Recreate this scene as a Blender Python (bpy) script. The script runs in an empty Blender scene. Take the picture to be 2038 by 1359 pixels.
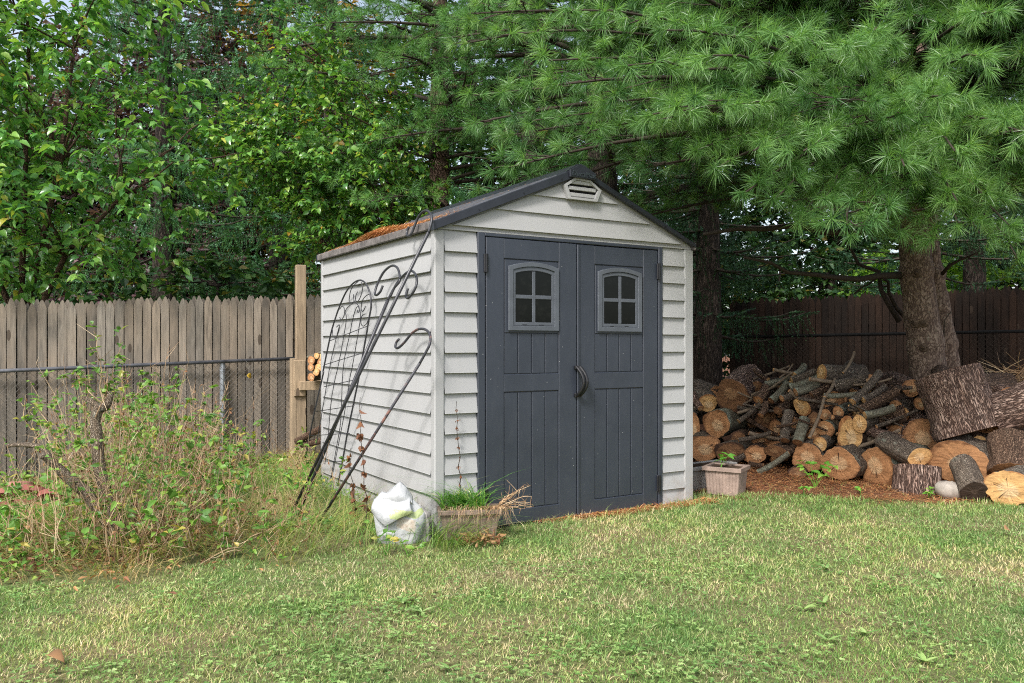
import bpy, math, random
import numpy as np
from mathutils import Vector, Matrix, noise

# ------------------------------------------------------------------ camera, light
F, CH, HY, CX = 1632.0, 1.2, 689.0, 1019.0      # focal length in photo pixels, eye height, horizon row, centre column
S = bpy.context.scene
R = math.radians
cam_d = bpy.data.cameras.new("camera"); cam = bpy.data.objects.new("camera", cam_d)
S.collection.objects.link(cam); S.camera = cam
cam.location = (0, 0, CH); cam.rotation_euler = (R(90), 0, 0)
cam_d.sensor_width = 36; cam_d.lens = F/2038*36; cam_d.shift_y = (HY-679.5)/2038
cam_d.clip_start = .05; cam_d.clip_end = 500
SUN_EL, SUN_AZ = 47, 206            # azimuth clockwise from +Y (north): behind the camera, to its left
w = bpy.data.worlds.new("World"); S.world = w; w.use_nodes = True
nt = w.node_tree; bg = nt.nodes["Background"]
sky = nt.nodes.new("ShaderNodeTexSky"); sky.sky_type = 'NISHITA'; sky.sun_disc = False
sky.sun_elevation = R(SUN_EL); sky.sun_rotation = R(SUN_AZ); sky.air_density = 1.0; sky.dust_density = 3.0; sky.ozone_density = 1.0
hs = nt.nodes.new("ShaderNodeHueSaturation"); hs.inputs["Saturation"].default_value = .62
nt.links.new(sky.outputs[0], hs.inputs["Color"]); nt.links.new(hs.outputs[0], bg.inputs["Color"])
bg.inputs["Strength"].default_value = .15
sd = bpy.data.lights.new("sun", 'SUN'); sd.energy = 2.4; sd.angle = R(12); sd.color = (1, .975, .94)
so = bpy.data.objects.new("sun", sd); S.collection.objects.link(so)
ax, el = R(SUN_AZ), R(SUN_EL)
sdir = Vector((math.sin(ax)*math.cos(el), math.cos(ax)*math.cos(el), math.sin(el)))
so.rotation_euler = sdir.to_track_quat('Z', 'Y').to_euler(); so.location = sdir*30
S.view_settings.view_transform = 'Standard'; S.view_settings.look = 'None'
S.view_settings.gamma = 1; S.view_settings.exposure = 0.98
S.render.engine = 'CYCLES'; S.cycles.max_bounces = 8; S.cycles.transparent_max_bounces = 4
S.cycles.use_denoising = False; S.cycles.filter_width = 1.1; S.cycles.sample_clamp_indirect = 4; S.cycles.use_adaptive_sampling = False
try: S.cycles.sampling_pattern = 'BLUE_NOISE'
except Exception: pass

rng = np.random.default_rng(7); random.seed(7)
def P(px, py, Y): return Vector(((px-CX)/F*Y, Y, CH+(HY-py)/F*Y))

# ------------------------------------------------------------------ noise and ground height
def _h(i, j, s):
    v = np.sin(i*127.1+j*311.7+s*74.7)*43758.5453
    return v-np.floor(v)
def vn(x, y, s=0):
    x = np.asarray(x, float); y = np.asarray(y, float)
    i = np.floor(x); j = np.floor(y); u = x-i; v = y-j; u = u*u*(3-2*u); v = v*v*(3-2*v)
    return (_h(i,j,s)*(1-u)+_h(i+1,j,s)*u)*(1-v)+(_h(i,j+1,s)*(1-u)+_h(i+1,j+1,s)*u)*v
def sm(x): x = np.clip(x, 0, 1); return x*x*(3-2*x)
def gz(x, y):
    x = np.asarray(x, float); y = np.asarray(y, float)
    z = -.20*sm((-x-1.0)/4)*sm((y-5)/3) + .14*sm((x+1)/5)*sm((y-7)/4)
    return z + .02*(vn(x*1.3, y*1.3, 3)-.5) + .012*(vn(x*5, y*5, 4)-.5)
def gz1(x, y): return float(gz(x, y))
def G(px, py, dz=0):
    Y = 4.0
    for _ in range(30):
        Yn = F*(CH-gz1((px-CX)/F*Y, Y)-dz)/max(py-HY, 1); Y = .5*Y+.5*Yn
    return P(px, py, Y)

# ------------------------------------------------------------------ mesh builder
class MB:
    def __init__(s): s.v=[]; s.q=[]; s.t=[]; s.r=[]; s.n=0
    def add(s, v, q=None, t=None, r=0.0):
        v = np.asarray(v, float).reshape(-1, 3)
        if q is not None and len(q): s.q.append(np.asarray(q, int).reshape(-1,4)+s.n)
        if t is not None and len(t): s.t.append(np.asarray(t, int).reshape(-1,3)+s.n)
        s.v.append(v); s.r.append(np.broadcast_to(np.asarray(r, float), (len(v),)).copy()); s.n += len(v)
    def box(s, x0, x1, y0, y1, z0, z1, M=None, r=0.0, bev=0.0):
        if bev > 0:
            b = min(bev, (x1-x0)/3, (y1-y0)/3, (z1-z0)/3)
            X=[x0,x0+b,x1-b,x1]; Y=[y0,y0+b,y1-b,y1]; Z=[z0,z0+b,z1-b,z1]
            v=[]; idx={}
            def vid(i,j,k):
                if (i,j,k) not in idx: idx[(i,j,k)] = len(v); v.append((X[i],Y[j],Z[k]))
                return idx[(i,j,k)]
            q=[]; t=[]
            for a,(e,f) in (((0),(1,2)),((1),(2,0)),((2),(0,1))):
                for sd_ in (0,3):
                    c=[]
                    for (p_,q_) in ((1,1),(2,1),(2,2),(1,2)):
                        k=[0,0,0]; k[a]=sd_; k[e]=p_; k[f]=q_; c.append(vid(*k))
                    q.append(c if sd_ else c[::-1])
            # edge strips
            for a in range(3):
                e,f=(a+1)%3,(a+2)%3
                for se in (0,3):
                    for sf in (0,3):
                        ie = 1 if se==0 else 2; jf = 1 if sf==0 else 2
                        c=[]
                        for (ka,ke,kf) in ((1,se,jf),(2,se,jf),(2,ie,sf),(1,ie,sf)):
                            k=[0,0,0]; k[a]=ka; k[e]=ke; k[f]=kf; c.append(vid(*k))
                        q.append(c)
            for i in (0,3):
                for j in (0,3):
                    for k in (0,3):
                        a1=(i,1 if j==0 else 2,1 if k==0 else 2); a2=(1 if i==0 else 2,j,1 if k==0 else 2); a3=(1 if i==0 else 2,1 if j==0 else 2,k)
                        t.append((vid(*a1),vid(*a2),vid(*a3)))
            v=np.array(v)
        else:
            v=np.array([(x,y,z) for x in (x0,x1) for y in (y0,y1) for z in (z0,z1)])
            q=[(0,1,3,2),(4,6,7,5),(0,4,5,1),(2,3,7,6),(0,2,6,4),(1,5,7,3)]; t=None
        if M is not None: v = tf(v, M)
        s.add(v, q, t, r)
    def tube(s, pts, rad, sides=6, r=0.0, cap=True, jit=0.0):
        pts = np.asarray([tuple(p) for p in pts], float); n=len(pts)
        rad = np.broadcast_to(np.asarray(rad, float), (n,))
        d = np.gradient(pts, axis=0); d /= np.linalg.norm(d, axis=1)[:,None]+1e-9
        up = np.array([0,0,1.]) if abs(d[0][2])<.9 else np.array([1.,0,0])
        a = np.cross(d[0], up); a/=np.linalg.norm(a)
        th = np.linspace(0, 2*math.pi, sides, endpoint=False); V=[]
        for i in range(n):
            a = a-d[i]*np.dot(a,d[i]); a/=np.linalg.norm(a)+1e-9; b=np.cross(d[i],a)
            rr = rad[i]*(1+jit*(rng.random(sides)-.5)) if jit else rad[i]
            V.append(pts[i]+(np.cos(th)*rr)[:,None]*a+(np.sin(th)*rr)[:,None]*b)
        V=np.concatenate(V); q=[]; t=[]
        for i in range(n-1):
            for k in range(sides):
                k2=(k+1)%sides; q.append((i*sides+k,i*sides+k2,(i+1)*sides+k2,(i+1)*sides+k))
        if cap:
            c0=len(V); V=np.vstack([V,pts[0],pts[-1]])
            for k in range(sides):
                k2=(k+1)%sides; t.append((c0,k2,k)); t.append((c0+1,(n-1)*sides+k,(n-1)*sides+k2))
        s.add(V,q,t,r)
    def ring(s, outer, inner, y0, y1, r=0.0):     # frame between two outlines in the x-z plane, thickness y0..y1
        n=len(outer); v=[(x,y0,z) for x,z in outer]+[(x,y0,z) for x,z in inner]+[(x,y1,z) for x,z in outer]+[(x,y1,z) for x,z in inner]
        q=[]
        for i in range(n):
            j=(i+1)%n
            q+=[(i,j,n+j,n+i),(2*n+i,3*n+i,3*n+j,2*n+j),(i,2*n+i,2*n+j,j),(n+i,n+j,3*n+j,3*n+i)]
        s.add(v,q,None,r)
    def prism(s, pts, y0, y1, r=0.0):
        n=len(pts); v=[(x,y0,z) for x,z in pts]+[(x,y1,z) for x,z in pts]
        t=[(0,i,i+1) for i in range(1,n-1)]+[(n,n+i+1,n+i) for i in range(1,n-1)]
        s.add(v,[(i,n+i,n+(i+1)%n,(i+1)%n) for i in range(n)],t,r)
    def build(s, name, mat, parent=None, smooth=False, M=None):
        me = bpy.data.meshes.new(name)
        V = np.concatenate(s.v)
        q = np.concatenate(s.q) if s.q else np.zeros((0,4),int); t = np.concatenate(s.t) if s.t else np.zeros((0,3),int)
        me.vertices.add(len(V)); me.vertices.foreach_set("co", V.astype(np.float32).ravel())
        nl = len(q)*4+len(t)*3; me.loops.add(nl)
        me.loops.foreach_set("vertex_index", np.concatenate([q.ravel(), t.ravel()]).astype(np.int32))
        me.polygons.add(len(q)+len(t))
        st = np.concatenate([np.arange(len(q))*4, len(q)*4+np.arange(len(t))*3]).astype(np.int32)
        me.polygons.foreach_set("loop_start", st)
        me.polygons.foreach_set("use_smooth", np.full(len(q)+len(t), smooth))
        me.update(calc_edges=True)
        a = me.attributes.new("rnd", 'FLOAT', 'POINT'); a.data.foreach_set("value", np.concatenate(s.r).astype(np.float32))
        me.materials.append(mat)
        o = bpy.data.objects.new(name, me); S.collection.objects.link(o)
        if parent is not None: o.parent = parent
        if M is not None: o.matrix_local = M
        return o
def tf(v, M): A=np.array(M); return v@A[:3,:3].T+A[:3,3]
def recalc(o):
    import bmesh
    bm=bmesh.new(); bm.from_mesh(o.data); bmesh.ops.recalc_face_normals(bm, faces=bm.faces); bm.to_mesh(o.data); bm.free(); return o
def tag(o, label=None, cat=None, group=None, kind=None):
    if label: o["label"]=label
    if cat: o["category"]=cat
    if group: o["group"]=group
    if kind: o["kind"]=kind
    return o
def empty(name, loc=(0,0,0), rz=0):
    o=bpy.data.objects.new(name,None); S.collection.objects.link(o); o.location=loc; o.rotation_euler=(0,0,rz); o.empty_display_size=.1
    return o

# ------------------------------------------------------------------ materials
class NB:
    def __init__(s, name):
        s.m=bpy.data.materials.new(name); s.m.use_nodes=True; s.t=s.m.node_tree; s.t.nodes.clear()
        s.out=s.t.nodes.new("ShaderNodeOutputMaterial")
    def n(s, typ, props=None, **inp):
        nd=s.t.nodes.new("ShaderNode"+typ)
        for k,v in (props or {}).items(): setattr(nd,k,v)
        for k,v in inp.items():
            k2=k.replace("_"," ")
            sock = nd.inputs[int(k[1:])] if (k[0]=="i" and k[1:].isdigit()) else nd.inputs[k2]
            if isinstance(v, bpy.types.NodeSocket): s.t.links.new(v, sock)
            else: sock.default_value = v
        return nd
    def ramp(s, fac, stops, interp='LINEAR'):
        nd=s.t.nodes.new("ShaderNodeValToRGB"); nd.color_ramp.interpolation=interp; e=nd.color_ramp.elements
        while len(e)>len(stops): e.remove(e[-1])
        while len(e)<len(stops): e.new(1)
        for el_,(p,c) in zip(e,stops): el_.position=p; el_.color=(*c,1) if len(c)==3 else c
        s.t.links.new(fac,nd.inputs[0]); return nd.outputs[0]
    def coord(s, scale=(1,1,1), kind="Object"):
        tc=s.n("TexCoord"); mp=s.n("Mapping", Vector=tc.outputs[kind]); mp.inputs["Scale"].default_value=scale; return mp.outputs[0]
    def noise(s, vec, scale, detail=4, rough=.6, dist=0):
        return s.n("TexNoise", Vector=vec, Scale=scale, Detail=detail, Roughness=rough, Distortion=dist).outputs[0]
    def mix(s, f, a, b, mode='MIX'):
        nd=s.n("Mix", {"data_type":'RGBA',"blend_type":mode})
        for i,v in ((0,f),(6,a),(7,b)):
            if isinstance(v, bpy.types.NodeSocket): s.t.links.new(v, nd.inputs[i])
            elif i==0: nd.inputs[0].default_value=v
            else: nd.inputs[i].default_value=(*v,1)
        return nd.outputs[2]
    def math(s, op, a, b=0.0, clamp=False):
        nd=s.n("Math", {"operation":op,"use_clamp":clamp}, i0=a, i1=b); return nd.outputs[0]
    def rnd(s): return s.n("Attribute", {"attribute_name":"rnd"}).outputs["Fac"]
    def bump(s, h, strength=.5, dist=.01): return s.n("Bump", Height=h, Strength=strength, Distance=dist).outputs[0]
    def done(s, color, rough=.6, spec=.4, normal=None, trans=None, metal=0.0, transfac=.35, **kw):
        b=s.n("BsdfPrincipled"); b.inputs["Specular IOR Level"].default_value=spec
        for k,v in (("Base Color",color),("Roughness",rough),("Metallic",metal),("Normal",normal)):
            if v is None: continue
            if isinstance(v, bpy.types.NodeSocket): s.t.links.new(v,b.inputs[k])
            else: b.inputs[k].default_value=(*v,1) if k=="Base Color" else v
        sh=b.outputs[0]
        if trans is not None:
            tr=s.n("BsdfTranslucent", Color=trans); mx=s.n("MixShader", Fac=transfac, i1=sh, i2=tr.outputs[0]); sh=mx.outputs[0]
        s.t.links.new(sh,s.out.inputs[0]); return s.m
def leafmat(name, stops, transfac=.35, rough=.45, spec=.4, big=.6):
    b=NB(name); c=b.ramp(b.rnd(), stops)
    nz=b.noise(b.coord(), big, 3); v=b.math('MULTIPLY_ADD', nz, .9); b.t.nodes[-1].inputs[2].default_value=.55
    col=b.mix(1.0, c, (1,1,1), 'MULTIPLY'); mxn=b.t.nodes[-1]
    cr=b.ramp(nz, [(.3,(.75,.8,.8)),(.7,(1.25,1.15,1.0))]); b.t.links.new(cr, mxn.inputs[7])
    tc=b.mix(1.0, col, (1.3,1.35,.6), 'MULTIPLY')
    return b.done(col, rough, spec, trans=tc, transfac=transfac)
MAT={}
MAT['pine']=leafmat("pine needles",[(0,(.045,.13,.045)),(.4,(.10,.235,.075)),(.75,(.18,.35,.11)),(.95,(.31,.47,.18)),(1,(.36,.22,.09))],.42,.36,.6,1.2)
MAT['pine_far']=leafmat("far pine needles",[(0,(.05,.15,.05)),(.5,(.11,.27,.075)),(.9,(.20,.39,.11)),(1,(.28,.34,.12))],.3,.45,.4,1.0)
MAT['spruce']=leafmat("spruce needles",[(0,(.04,.13,.07)),(.5,(.085,.23,.105)),(.9,(.15,.33,.14)),(1,(.34,.28,.14))],.25,.45,.5,.8)
MAT['spruce_shade']=leafmat("shaded spruce needles",[(0,(.018,.055,.03)),(.5,(.032,.09,.045)),(1,(.06,.14,.06))],.15,.5,.35,.8)  # darker copy of the spruce colours, shade put into the needles
MAT['mulberry']=leafmat("mulberry leaf",[(0,(.06,.18,.05)),(.4,(.12,.30,.075)),(.8,(.21,.42,.095)),(.97,(.34,.52,.12)),(1,(.5,.40,.05))],.38,.27,.7,.5)
MAT['birch']=leafmat("small leaf",[(0,(.055,.17,.04)),(.45,(.12,.28,.06)),(.8,(.20,.39,.08)),(.97,(.33,.46,.10)),(1,(.5,.30,.05))],.38,.3,.65,.7)
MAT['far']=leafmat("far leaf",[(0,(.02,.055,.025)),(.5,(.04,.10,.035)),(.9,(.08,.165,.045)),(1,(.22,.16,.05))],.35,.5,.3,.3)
MAT['lime']=leafmat("sunlit far leaf",[(0,(.12,.26,.05)),(.5,(.22,.42,.07)),(1,(.36,.52,.10))],.5,.5,.3,.5)  # brighter leaf colours stand in for sunlight on the far shrub
MAT['purple']=leafmat("purple leaf",[(0,(.05,.03,.045)),(.5,(.10,.06,.08)),(1,(.18,.11,.12))],.3,.5,.3,.5)
MAT['orange']=leafmat("turning leaf",[(0,(.10,.10,.03)),(.5,(.28,.15,.03)),(1,(.45,.25,.05))],.4,.5,.3,.5)
MAT['weed']=leafmat("weed leaf",[(0,(.07,.17,.035)),(.5,(.13,.27,.05)),(.85,(.22,.36,.07)),(1,(.42,.34,.09))],.35,.4,.4,1.5)
MAT['brightweed']=leafmat("bright weed leaf",[(0,(.08,.26,.03)),(.5,(.14,.38,.05)),(1,(.26,.48,.08))],.35,.45,.4,1.5)
MAT['pot_grass']=leafmat("pot grass",[(0,(.06,.19,.03)),(.6,(.12,.31,.05)),(.88,(.22,.40,.08)),(1,(.5,.42,.2))],.35,.4,.5,1.5)
MAT['tallgrass']=leafmat("tall grass blade",[(0,(.08,.19,.04)),(.35,(.15,.28,.06)),(.6,(.27,.34,.10)),(.8,(.40,.33,.16)),(1,(.46,.36,.21))],.35,.45,.4,1.5)
MAT['lawn']=leafmat("lawn blade",[(0,(.11,.23,.06)),(.35,(.22,.36,.11)),(.6,(.36,.45,.17)),(.78,(.52,.48,.27)),(1,(.70,.58,.40))],.35,.45,.35,1.0)
MAT['clover']=leafmat("clover leaf",[(0,(.11,.24,.065)),(.6,(.22,.36,.115)),(1,(.38,.50,.22))],.3,.45,.35,2.0)
MAT['straw']=leafmat("dry stem",[(0,(.20,.12,.065)),(.5,(.40,.27,.17)),(1,(.60,.48,.34))],.15,.6,.3,2)
MAT['needle_dead']=leafmat("fallen needle",[(0,(.20,.07,.03)),(.45,(.45,.18,.07)),(1,(.72,.44,.22))],.1,.6,.3,2)
MAT['deadleaf']=leafmat("dead leaf",[(0,(.10,.045,.03)),(.5,(.22,.10,.05)),(1,(.42,.26,.13))],.2,.6,.3,2)

def simple(name, col, rough=.6, spec=.4, var=.25, scale=20, bump=.0, metal=0.0, stretch=(1,1,1)):
    b=NB(name); co=b.coord(stretch); nz=b.noise(co, scale, 6, .65)
    a=tuple(c*(1-var) for c in col); d=tuple(min(1,c*(1+var)) for c in col)
    c=b.ramp(nz,[(.3,a),(.7,d)])
    return b.done(c, rough, spec, b.bump(nz,bump,.004) if bump else None, metal=metal)
def siding_mat():
    b=NB("siding plastic"); co=b.coord()
    base=b.ramp(b.noise(co,1.6,4),[(.3,(.318,.317,.316)),(.7,(.342,.341,.339))])
    streak=b.noise(b.coord((9,9,.7)),3,6,.7); c=b.mix(b.ramp(streak,[(.52,(0,0,0)),(.78,(.22,.22,.22))]), base, (.25,.24,.215))
    sep=b.n("SeparateXYZ", Vector=b.coord()); low=b.n("MapRange", Value=sep.outputs[2]); low.inputs[1].default_value=.0; low.inputs[2].default_value=.32; low.inputs[3].default_value=1; low.inputs[4].default_value=0
    dirt=b.math('MULTIPLY', low.outputs[0], b.ramp(b.noise(co,9,8,.75),[(.42,(0,0,0)),(.66,(1,1,1))]))
    c=b.mix(b.math('MULTIPLY',dirt,.7), c, (.20,.14,.10))
    sp=b.n("TexVoronoi", Vector=co, Scale=26.0); spk=b.math('LESS_THAN', sp.outputs[0], .045); c=b.mix(b.math('MULTIPLY',spk,.7), c, (.16,.12,.09))
    grain=b.noise(b.coord((1,1,6)),55,4,.6)
    return b.done(c,.55,.35,b.bump(grain,.12,.0012))
MAT['siding']=siding_mat()
def door_mat():
    b=NB("door plastic"); co=b.coord()
    c=b.ramp(b.noise(co,3,5),[(.3,(.024,.029,.041)),(.7,(.033,.039,.054))])
    dust=b.noise(b.coord((5,5,1.2)),4,8,.8); c=b.mix(b.ramp(dust,[(.5,(0,0,0)),(.8,(.13,.13,.13))]), c, (.12,.125,.135))
    v=b.n("TexVoronoi", Vector=co, Scale=13.0); s1=b.math('LESS_THAN', v.outputs[0], .03)
    v2=b.n("TexVoronoi", Vector=co, Scale=31.0); s2=b.math('MULTIPLY', b.math('LESS_THAN', v2.outputs[0], .035), b.math('GREATER_THAN', b.noise(co,2.2,2), .52))
    c=b.mix(b.math('MULTIPLY',b.math('MAXIMUM',s1,s2),.75), c, (.55,.55,.52))
    return b.done(c,.36,.6,b.bump(b.noise(b.coord((8,8,60)),8,3),.12,.001))
MAT['door']=door_mat()
MAT['winframe']=simple("window frame plastic",(.08,.089,.104),.45,.4,.18,9,.1)
MAT['roof']=simple("roof plastic",(.06,.063,.072),.45,.5,.35,5,.1)
MAT['fascia']=simple("dark roof trim",(.018,.020,.027),.4,.5,.25,8)
MAT['eavetrim']=simple("weathered eave trim",(.14,.125,.12),.6,.4,.55,14)
MAT['blackplastic']=simple("black plastic",(.009,.009,.011),.35,.5,.4,20)
MAT['letter']=simple("raised lettering",(.035,.045,.05),.4,.5,.2,20)
MAT['dark']=simple("dark interior and shaded rail",(.012,.012,.012),.9,.1)  # also colours the rear chain link rail near black for shade
b=NB("window pane"); MAT['glass']=b.done(b.ramp(b.noise(b.coord(),14,6,.8),[(.5,(.004,.005,.0045)),(.85,(.016,.017,.015))]),.10,.22)
MAT['iron']=simple("black painted iron",(.030,.030,.035),.4,.5,.4,20)
b=NB("rusting iron"); MAT['rustiron']=b.done(b.mix(b.ramp(b.noise(b.coord(),9,4,.7),[(.52,(0,0,0)),(.66,(1,1,1))]),(.035,.035,.042),(.17,.08,.06)),.5,.4)
MAT['galv']=simple("galvanised steel",(.33,.35,.38),.42,.5,.25,12,.1,.6)
MAT['rail']=simple("dark rail coating",(.09,.092,.105),.45,.5,.5,10)
MAT['wire']=simple("chain link wire",(.10,.09,.08),.6,.4,.3,10)
def picketmat(name, lo, hi, hue):
    b=NB(name); co=b.coord((1,1,.09)); grain=b.noise(co,42,8,.7,.6); big=b.noise(b.coord((1,1,.25)),4,4)
    base=b.ramp(b.rnd(),[(0,lo),(.6,hi),(1,hue)])
    c=b.mix(b.ramp(grain,[(.3,(.75,.75,.75)),(.62,(0,0,0))]), base, tuple(x*.45 for x in lo))
    c=b.mix(b.ramp(big,[(.45,(0,0,0)),(.75,(.6,.6,.6))]), c, tuple(x*1.15 for x in hue))
    kn=b.n("TexVoronoi", Vector=b.coord((6,6,2.1)), Scale=1.0); k=b.math('LESS_THAN', kn.outputs[0], .13)
    c=b.mix(b.math('MULTIPLY',k,.75), c, (.05,.035,.025))
    return b.done(c,.85,.2,b.bump(grain,.7,.004))
MAT['picket']=picketmat("weathered grey picket",(.13,.112,.092),(.285,.25,.208),(.36,.28,.205))
MAT['picket_red_shade']=picketmat("shaded red brown picket",(.013,.009,.007),(.022,.014,.010),(.045,.024,.015))  # wood colours cut to near black to hold the tree shade
MAT['post']=picketmat("pale cedar post",(.28,.21,.14),(.38,.29,.195),(.42,.31,.20))
def barkmat(name, lo, mid, hi, sc=1.0, stretch=.16, bs=1.0, lichen=0.0, lcol=(.30,.33,.27)):
    b=NB(name); co=b.coord((1,1,stretch)); n1=b.noise(co,22*sc,8,.7,.8)
    v=b.n("TexVoronoi",{"feature":'DISTANCE_TO_EDGE'}, Vector=b.n("VectorMath",{"operation":'ADD'},i0=co,i1=b.n("TexNoise",Vector=co,Scale=14.0*sc,Detail=4.0).outputs[1]).outputs[0], Scale=20*sc)
    crack=b.ramp(v.outputs[0],[(0,(0,0,0)),(.22,(1,1,1))])
    h=b.math('MULTIPLY', n1, crack)
    c=b.ramp(h,[(.05,lo),(.42,mid),(.7,hi)])
    if lichen>0:
        li=b.ramp(b.noise(b.coord(),9,6,.75),[(.62-lichen*.3,(0,0,0)),(.70-lichen*.25,(.85,.85,.85))]); c=b.mix(li,c,lcol)
    return b.done(c,.85,.25,b.bump(h,bs,.02))
MAT['bark_pine']=barkmat("pine bark",(.08,.052,.04),(.205,.145,.108),(.31,.24,.19),.5,.45,.35,.05,(.20,.18,.13))
MAT['bark_red']=barkmat("shaggy red grey bark",(.05,.028,.022),(.27,.17,.13),(.55,.41,.34),.85,.11,1.1)
MAT['bark_grey']=barkmat("grey bark",(.05,.038,.03),(.20,.155,.118),(.40,.335,.27),1.2,.3,.8,.12)
MAT['bark_green']=barkmat("lichen green bark",(.06,.052,.04),(.19,.18,.13),(.33,.33,.25),1.5,.4,.5,.3,(.27,.31,.25))
MAT['bark_brown']=barkmat("brown bark",(.045,.025,.016),(.20,.12,.08),(.38,.26,.18),1.2,.2,1.0)
MAT['bark_dead']=barkmat("bleached dead bark",(.13,.09,.06),(.36,.28,.20),(.60,.52,.42),1.3,.2,1.0,.1)
MAT['bark_dark']=barkmat("dark trunk bark",(.02,.015,.012),(.06,.045,.036),(.11,.085,.07),.5,.2,1.0)
MAT['twig']=simple("twig bark",(.16,.12,.085),.8,.2,.4,30)
MAT['twig_dark']=simple("dark twig bark and shaded wire",(.045,.035,.027),.8,.2,.3,30)
MAT['twig_red']=simple("red brown pine shoot",(.20,.10,.05),.7,.2,.4,30)
def cutmat(name, edge, mid, heart, hr=.35):
    b=NB(name); tc=b.n("TexCoord"); vm=b.n("VectorMath",{"operation":'SUBTRACT'},i0=tc.outputs["Generated"]); vm.inputs[1].default_value=(.5,.5,.5)
    oi=b.n("ObjectInfo"); off=b.math('MULTIPLY_ADD',oi.outputs["Random"],.16); b.t.nodes[-1].inputs[2].default_value=-.08
    cb=b.n("CombineXYZ",X=off,Y=off); vv=b.n("VectorMath",{"operation":'ADD'},i0=vm.outputs[0],i1=cb.outputs[0])
    mul=b.n("VectorMath",{"operation":'MULTIPLY'},i0=vv.outputs[0]); mul.inputs[1].default_value=(2,2,0)
    ln=b.n("VectorMath",{"operation":'LENGTH'},i0=mul.outputs[0]).outputs["Value"]
    wob=b.noise(mul.outputs[0],2.2,3); l2=b.math('ADD',ln,b.math('MULTIPLY',b.math('SUBTRACT',wob,.5),.35))
    c=b.ramp(l2,[(0,heart),(hr,heart),(hr+.1,mid),(.9,mid),(1.0,edge)])
    rings=b.n("TexWave",{"wave_type":'RINGS',"rings_direction":'Z'},Vector=mul.outputs[0],Scale=5.5,Distortion=2.2,Detail=3.0)
    c=b.mix(b.math('MULTIPLY',rings.outputs[1],.16),c,tuple(x*.45 for x in mid))
    saw=b.noise(b.coord((5,60,1)),1.6,4,.6,.8); c=b.mix(b.ramp(saw,[(.35,(.6,.6,.6)),(.6,(0,0,0))]),c,tuple(x*.55 for x in edge))
    pt=b.noise(tc.outputs["Object"],11,4,.6); c=b.mix(b.ramp(pt,[(.45,(0,0,0)),(.75,(.55,.55,.55))]),c,tuple(min(1,x*1.5) for x in mid))
    # radial checks
    sep=b.n("SeparateXYZ",Vector=mul.outputs[0]); ang=b.math('ARCTAN2',sep.outputs[1],sep.outputs[0])
    an=b.n("TexNoise",{"noise_dimensions":'2D'},Vector=b.n("CombineXYZ",X=b.math('MULTIPLY',ang,1.1),Y=oi.outputs["Random"]).outputs[0],Scale=1.0,Detail=2.0).outputs[0]
    ck=b.math('MULTIPLY',b.math('LESS_THAN',b.math('ABSOLUTE',b.math('SUBTRACT',an,.5)),.006),b.math('LESS_THAN',ln,.6))
    c=b.mix(b.math('MULTIPLY',ck,.85),c,(.03,.015,.01))
    return b.done(c,.75,.25,b.bump(saw,.5,.004))
MAT['cut_orange']=cutmat("orange sawn wood",(.18,.08,.035),(.44,.22,.10),(.68,.46,.26))
MAT['cut_pale']=cutmat("pale sawn wood",(.30,.12,.045),(.60,.36,.15),(.70,.50,.28))
MAT['cut_dark']=cutmat("dark weathered sawn wood",(.06,.03,.02),(.21,.105,.05),(.38,.22,.11),.3)
MAT['cut_black']=cutmat("nearly black sawn wood",(.02,.012,.01),(.05,.033,.025),(.09,.06,.045),.2)
b=NB("red concrete"); oi=b.n("ObjectInfo").outputs["Random"]; nz=b.noise(b.coord(),14,6,.7); MAT['terracotta']=b.done(b.mix(b.ramp(nz,[(.35,(0,0,0)),(.75,(.5,.5,.5))]),b.ramp(oi,[(0,(.17,.055,.045)),(.5,(.27,.085,.065)),(1,(.33,.15,.12))]),(.12,.08,.06)),.85,.2,b.bump(nz,.4,.004))
MAT['planter']=simple("pinkish brown planter plastic",(.27,.20,.165),.6,.3,.3,12,.15)
MAT['planter_brown']=simple("brown planter plastic",(.17,.125,.10),.6,.3,.4,12,.15)
MAT['planter_grey']=simple("grey planter plastic",(.30,.29,.28),.55,.3,.25,8)
MAT['soil']=simple("dark soil",(.06,.04,.028),.95,.1,.5,30,.6)
MAT['stone']=simple("pale stone",(.34,.30,.26),.85,.2,.3,14,.5)
MAT['knot']=simple("tree knot",(.10,.07,.05),.9,.1,.5,40,.8)

# ------------------------------------------------------------------ vectorised plant pieces
def unit(a): return a/(np.linalg.norm(a,axis=-1,keepdims=True)+1e-9)
def blades(mb, root, h, az, lean, wid, droop=.35, seg=2, rnd=None):
    n=len(root); d=np.stack([np.cos(az),np.sin(az),0*az],1); sa=az+rng.normal(0,.5,n); side=np.stack([-np.sin(sa),np.cos(sa),0*az],1)
    L=[]; 
    for k in range(seg+1):
        t=k/seg; c=root+d*(h*lean*t**1.6)[:,None]; c[:,2]+=h*(t-np.broadcast_to(droop,(n,))*t*t)
        wk=wid*(1-.55*t)/2
        if k<seg: L+= [c-side*wk[:,None], c+side*wk[:,None]]
        else: L+=[c]
    V=np.stack(L,1); m=2*seg+1; base=(np.arange(n)*m)[:,None]
    q=np.concatenate([base+np.array([[2*k,2*k+1,2*k+3,2*k+2]]) for k in range(seg-1)]) if seg>1 else None
    t=base+np.array([[2*seg-2,2*seg-1,2*seg]])
    r=rng.random(n) if rnd is None else rnd
    mb.add(V.reshape(-1,3),q,t,np.repeat(r,m))
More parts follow.
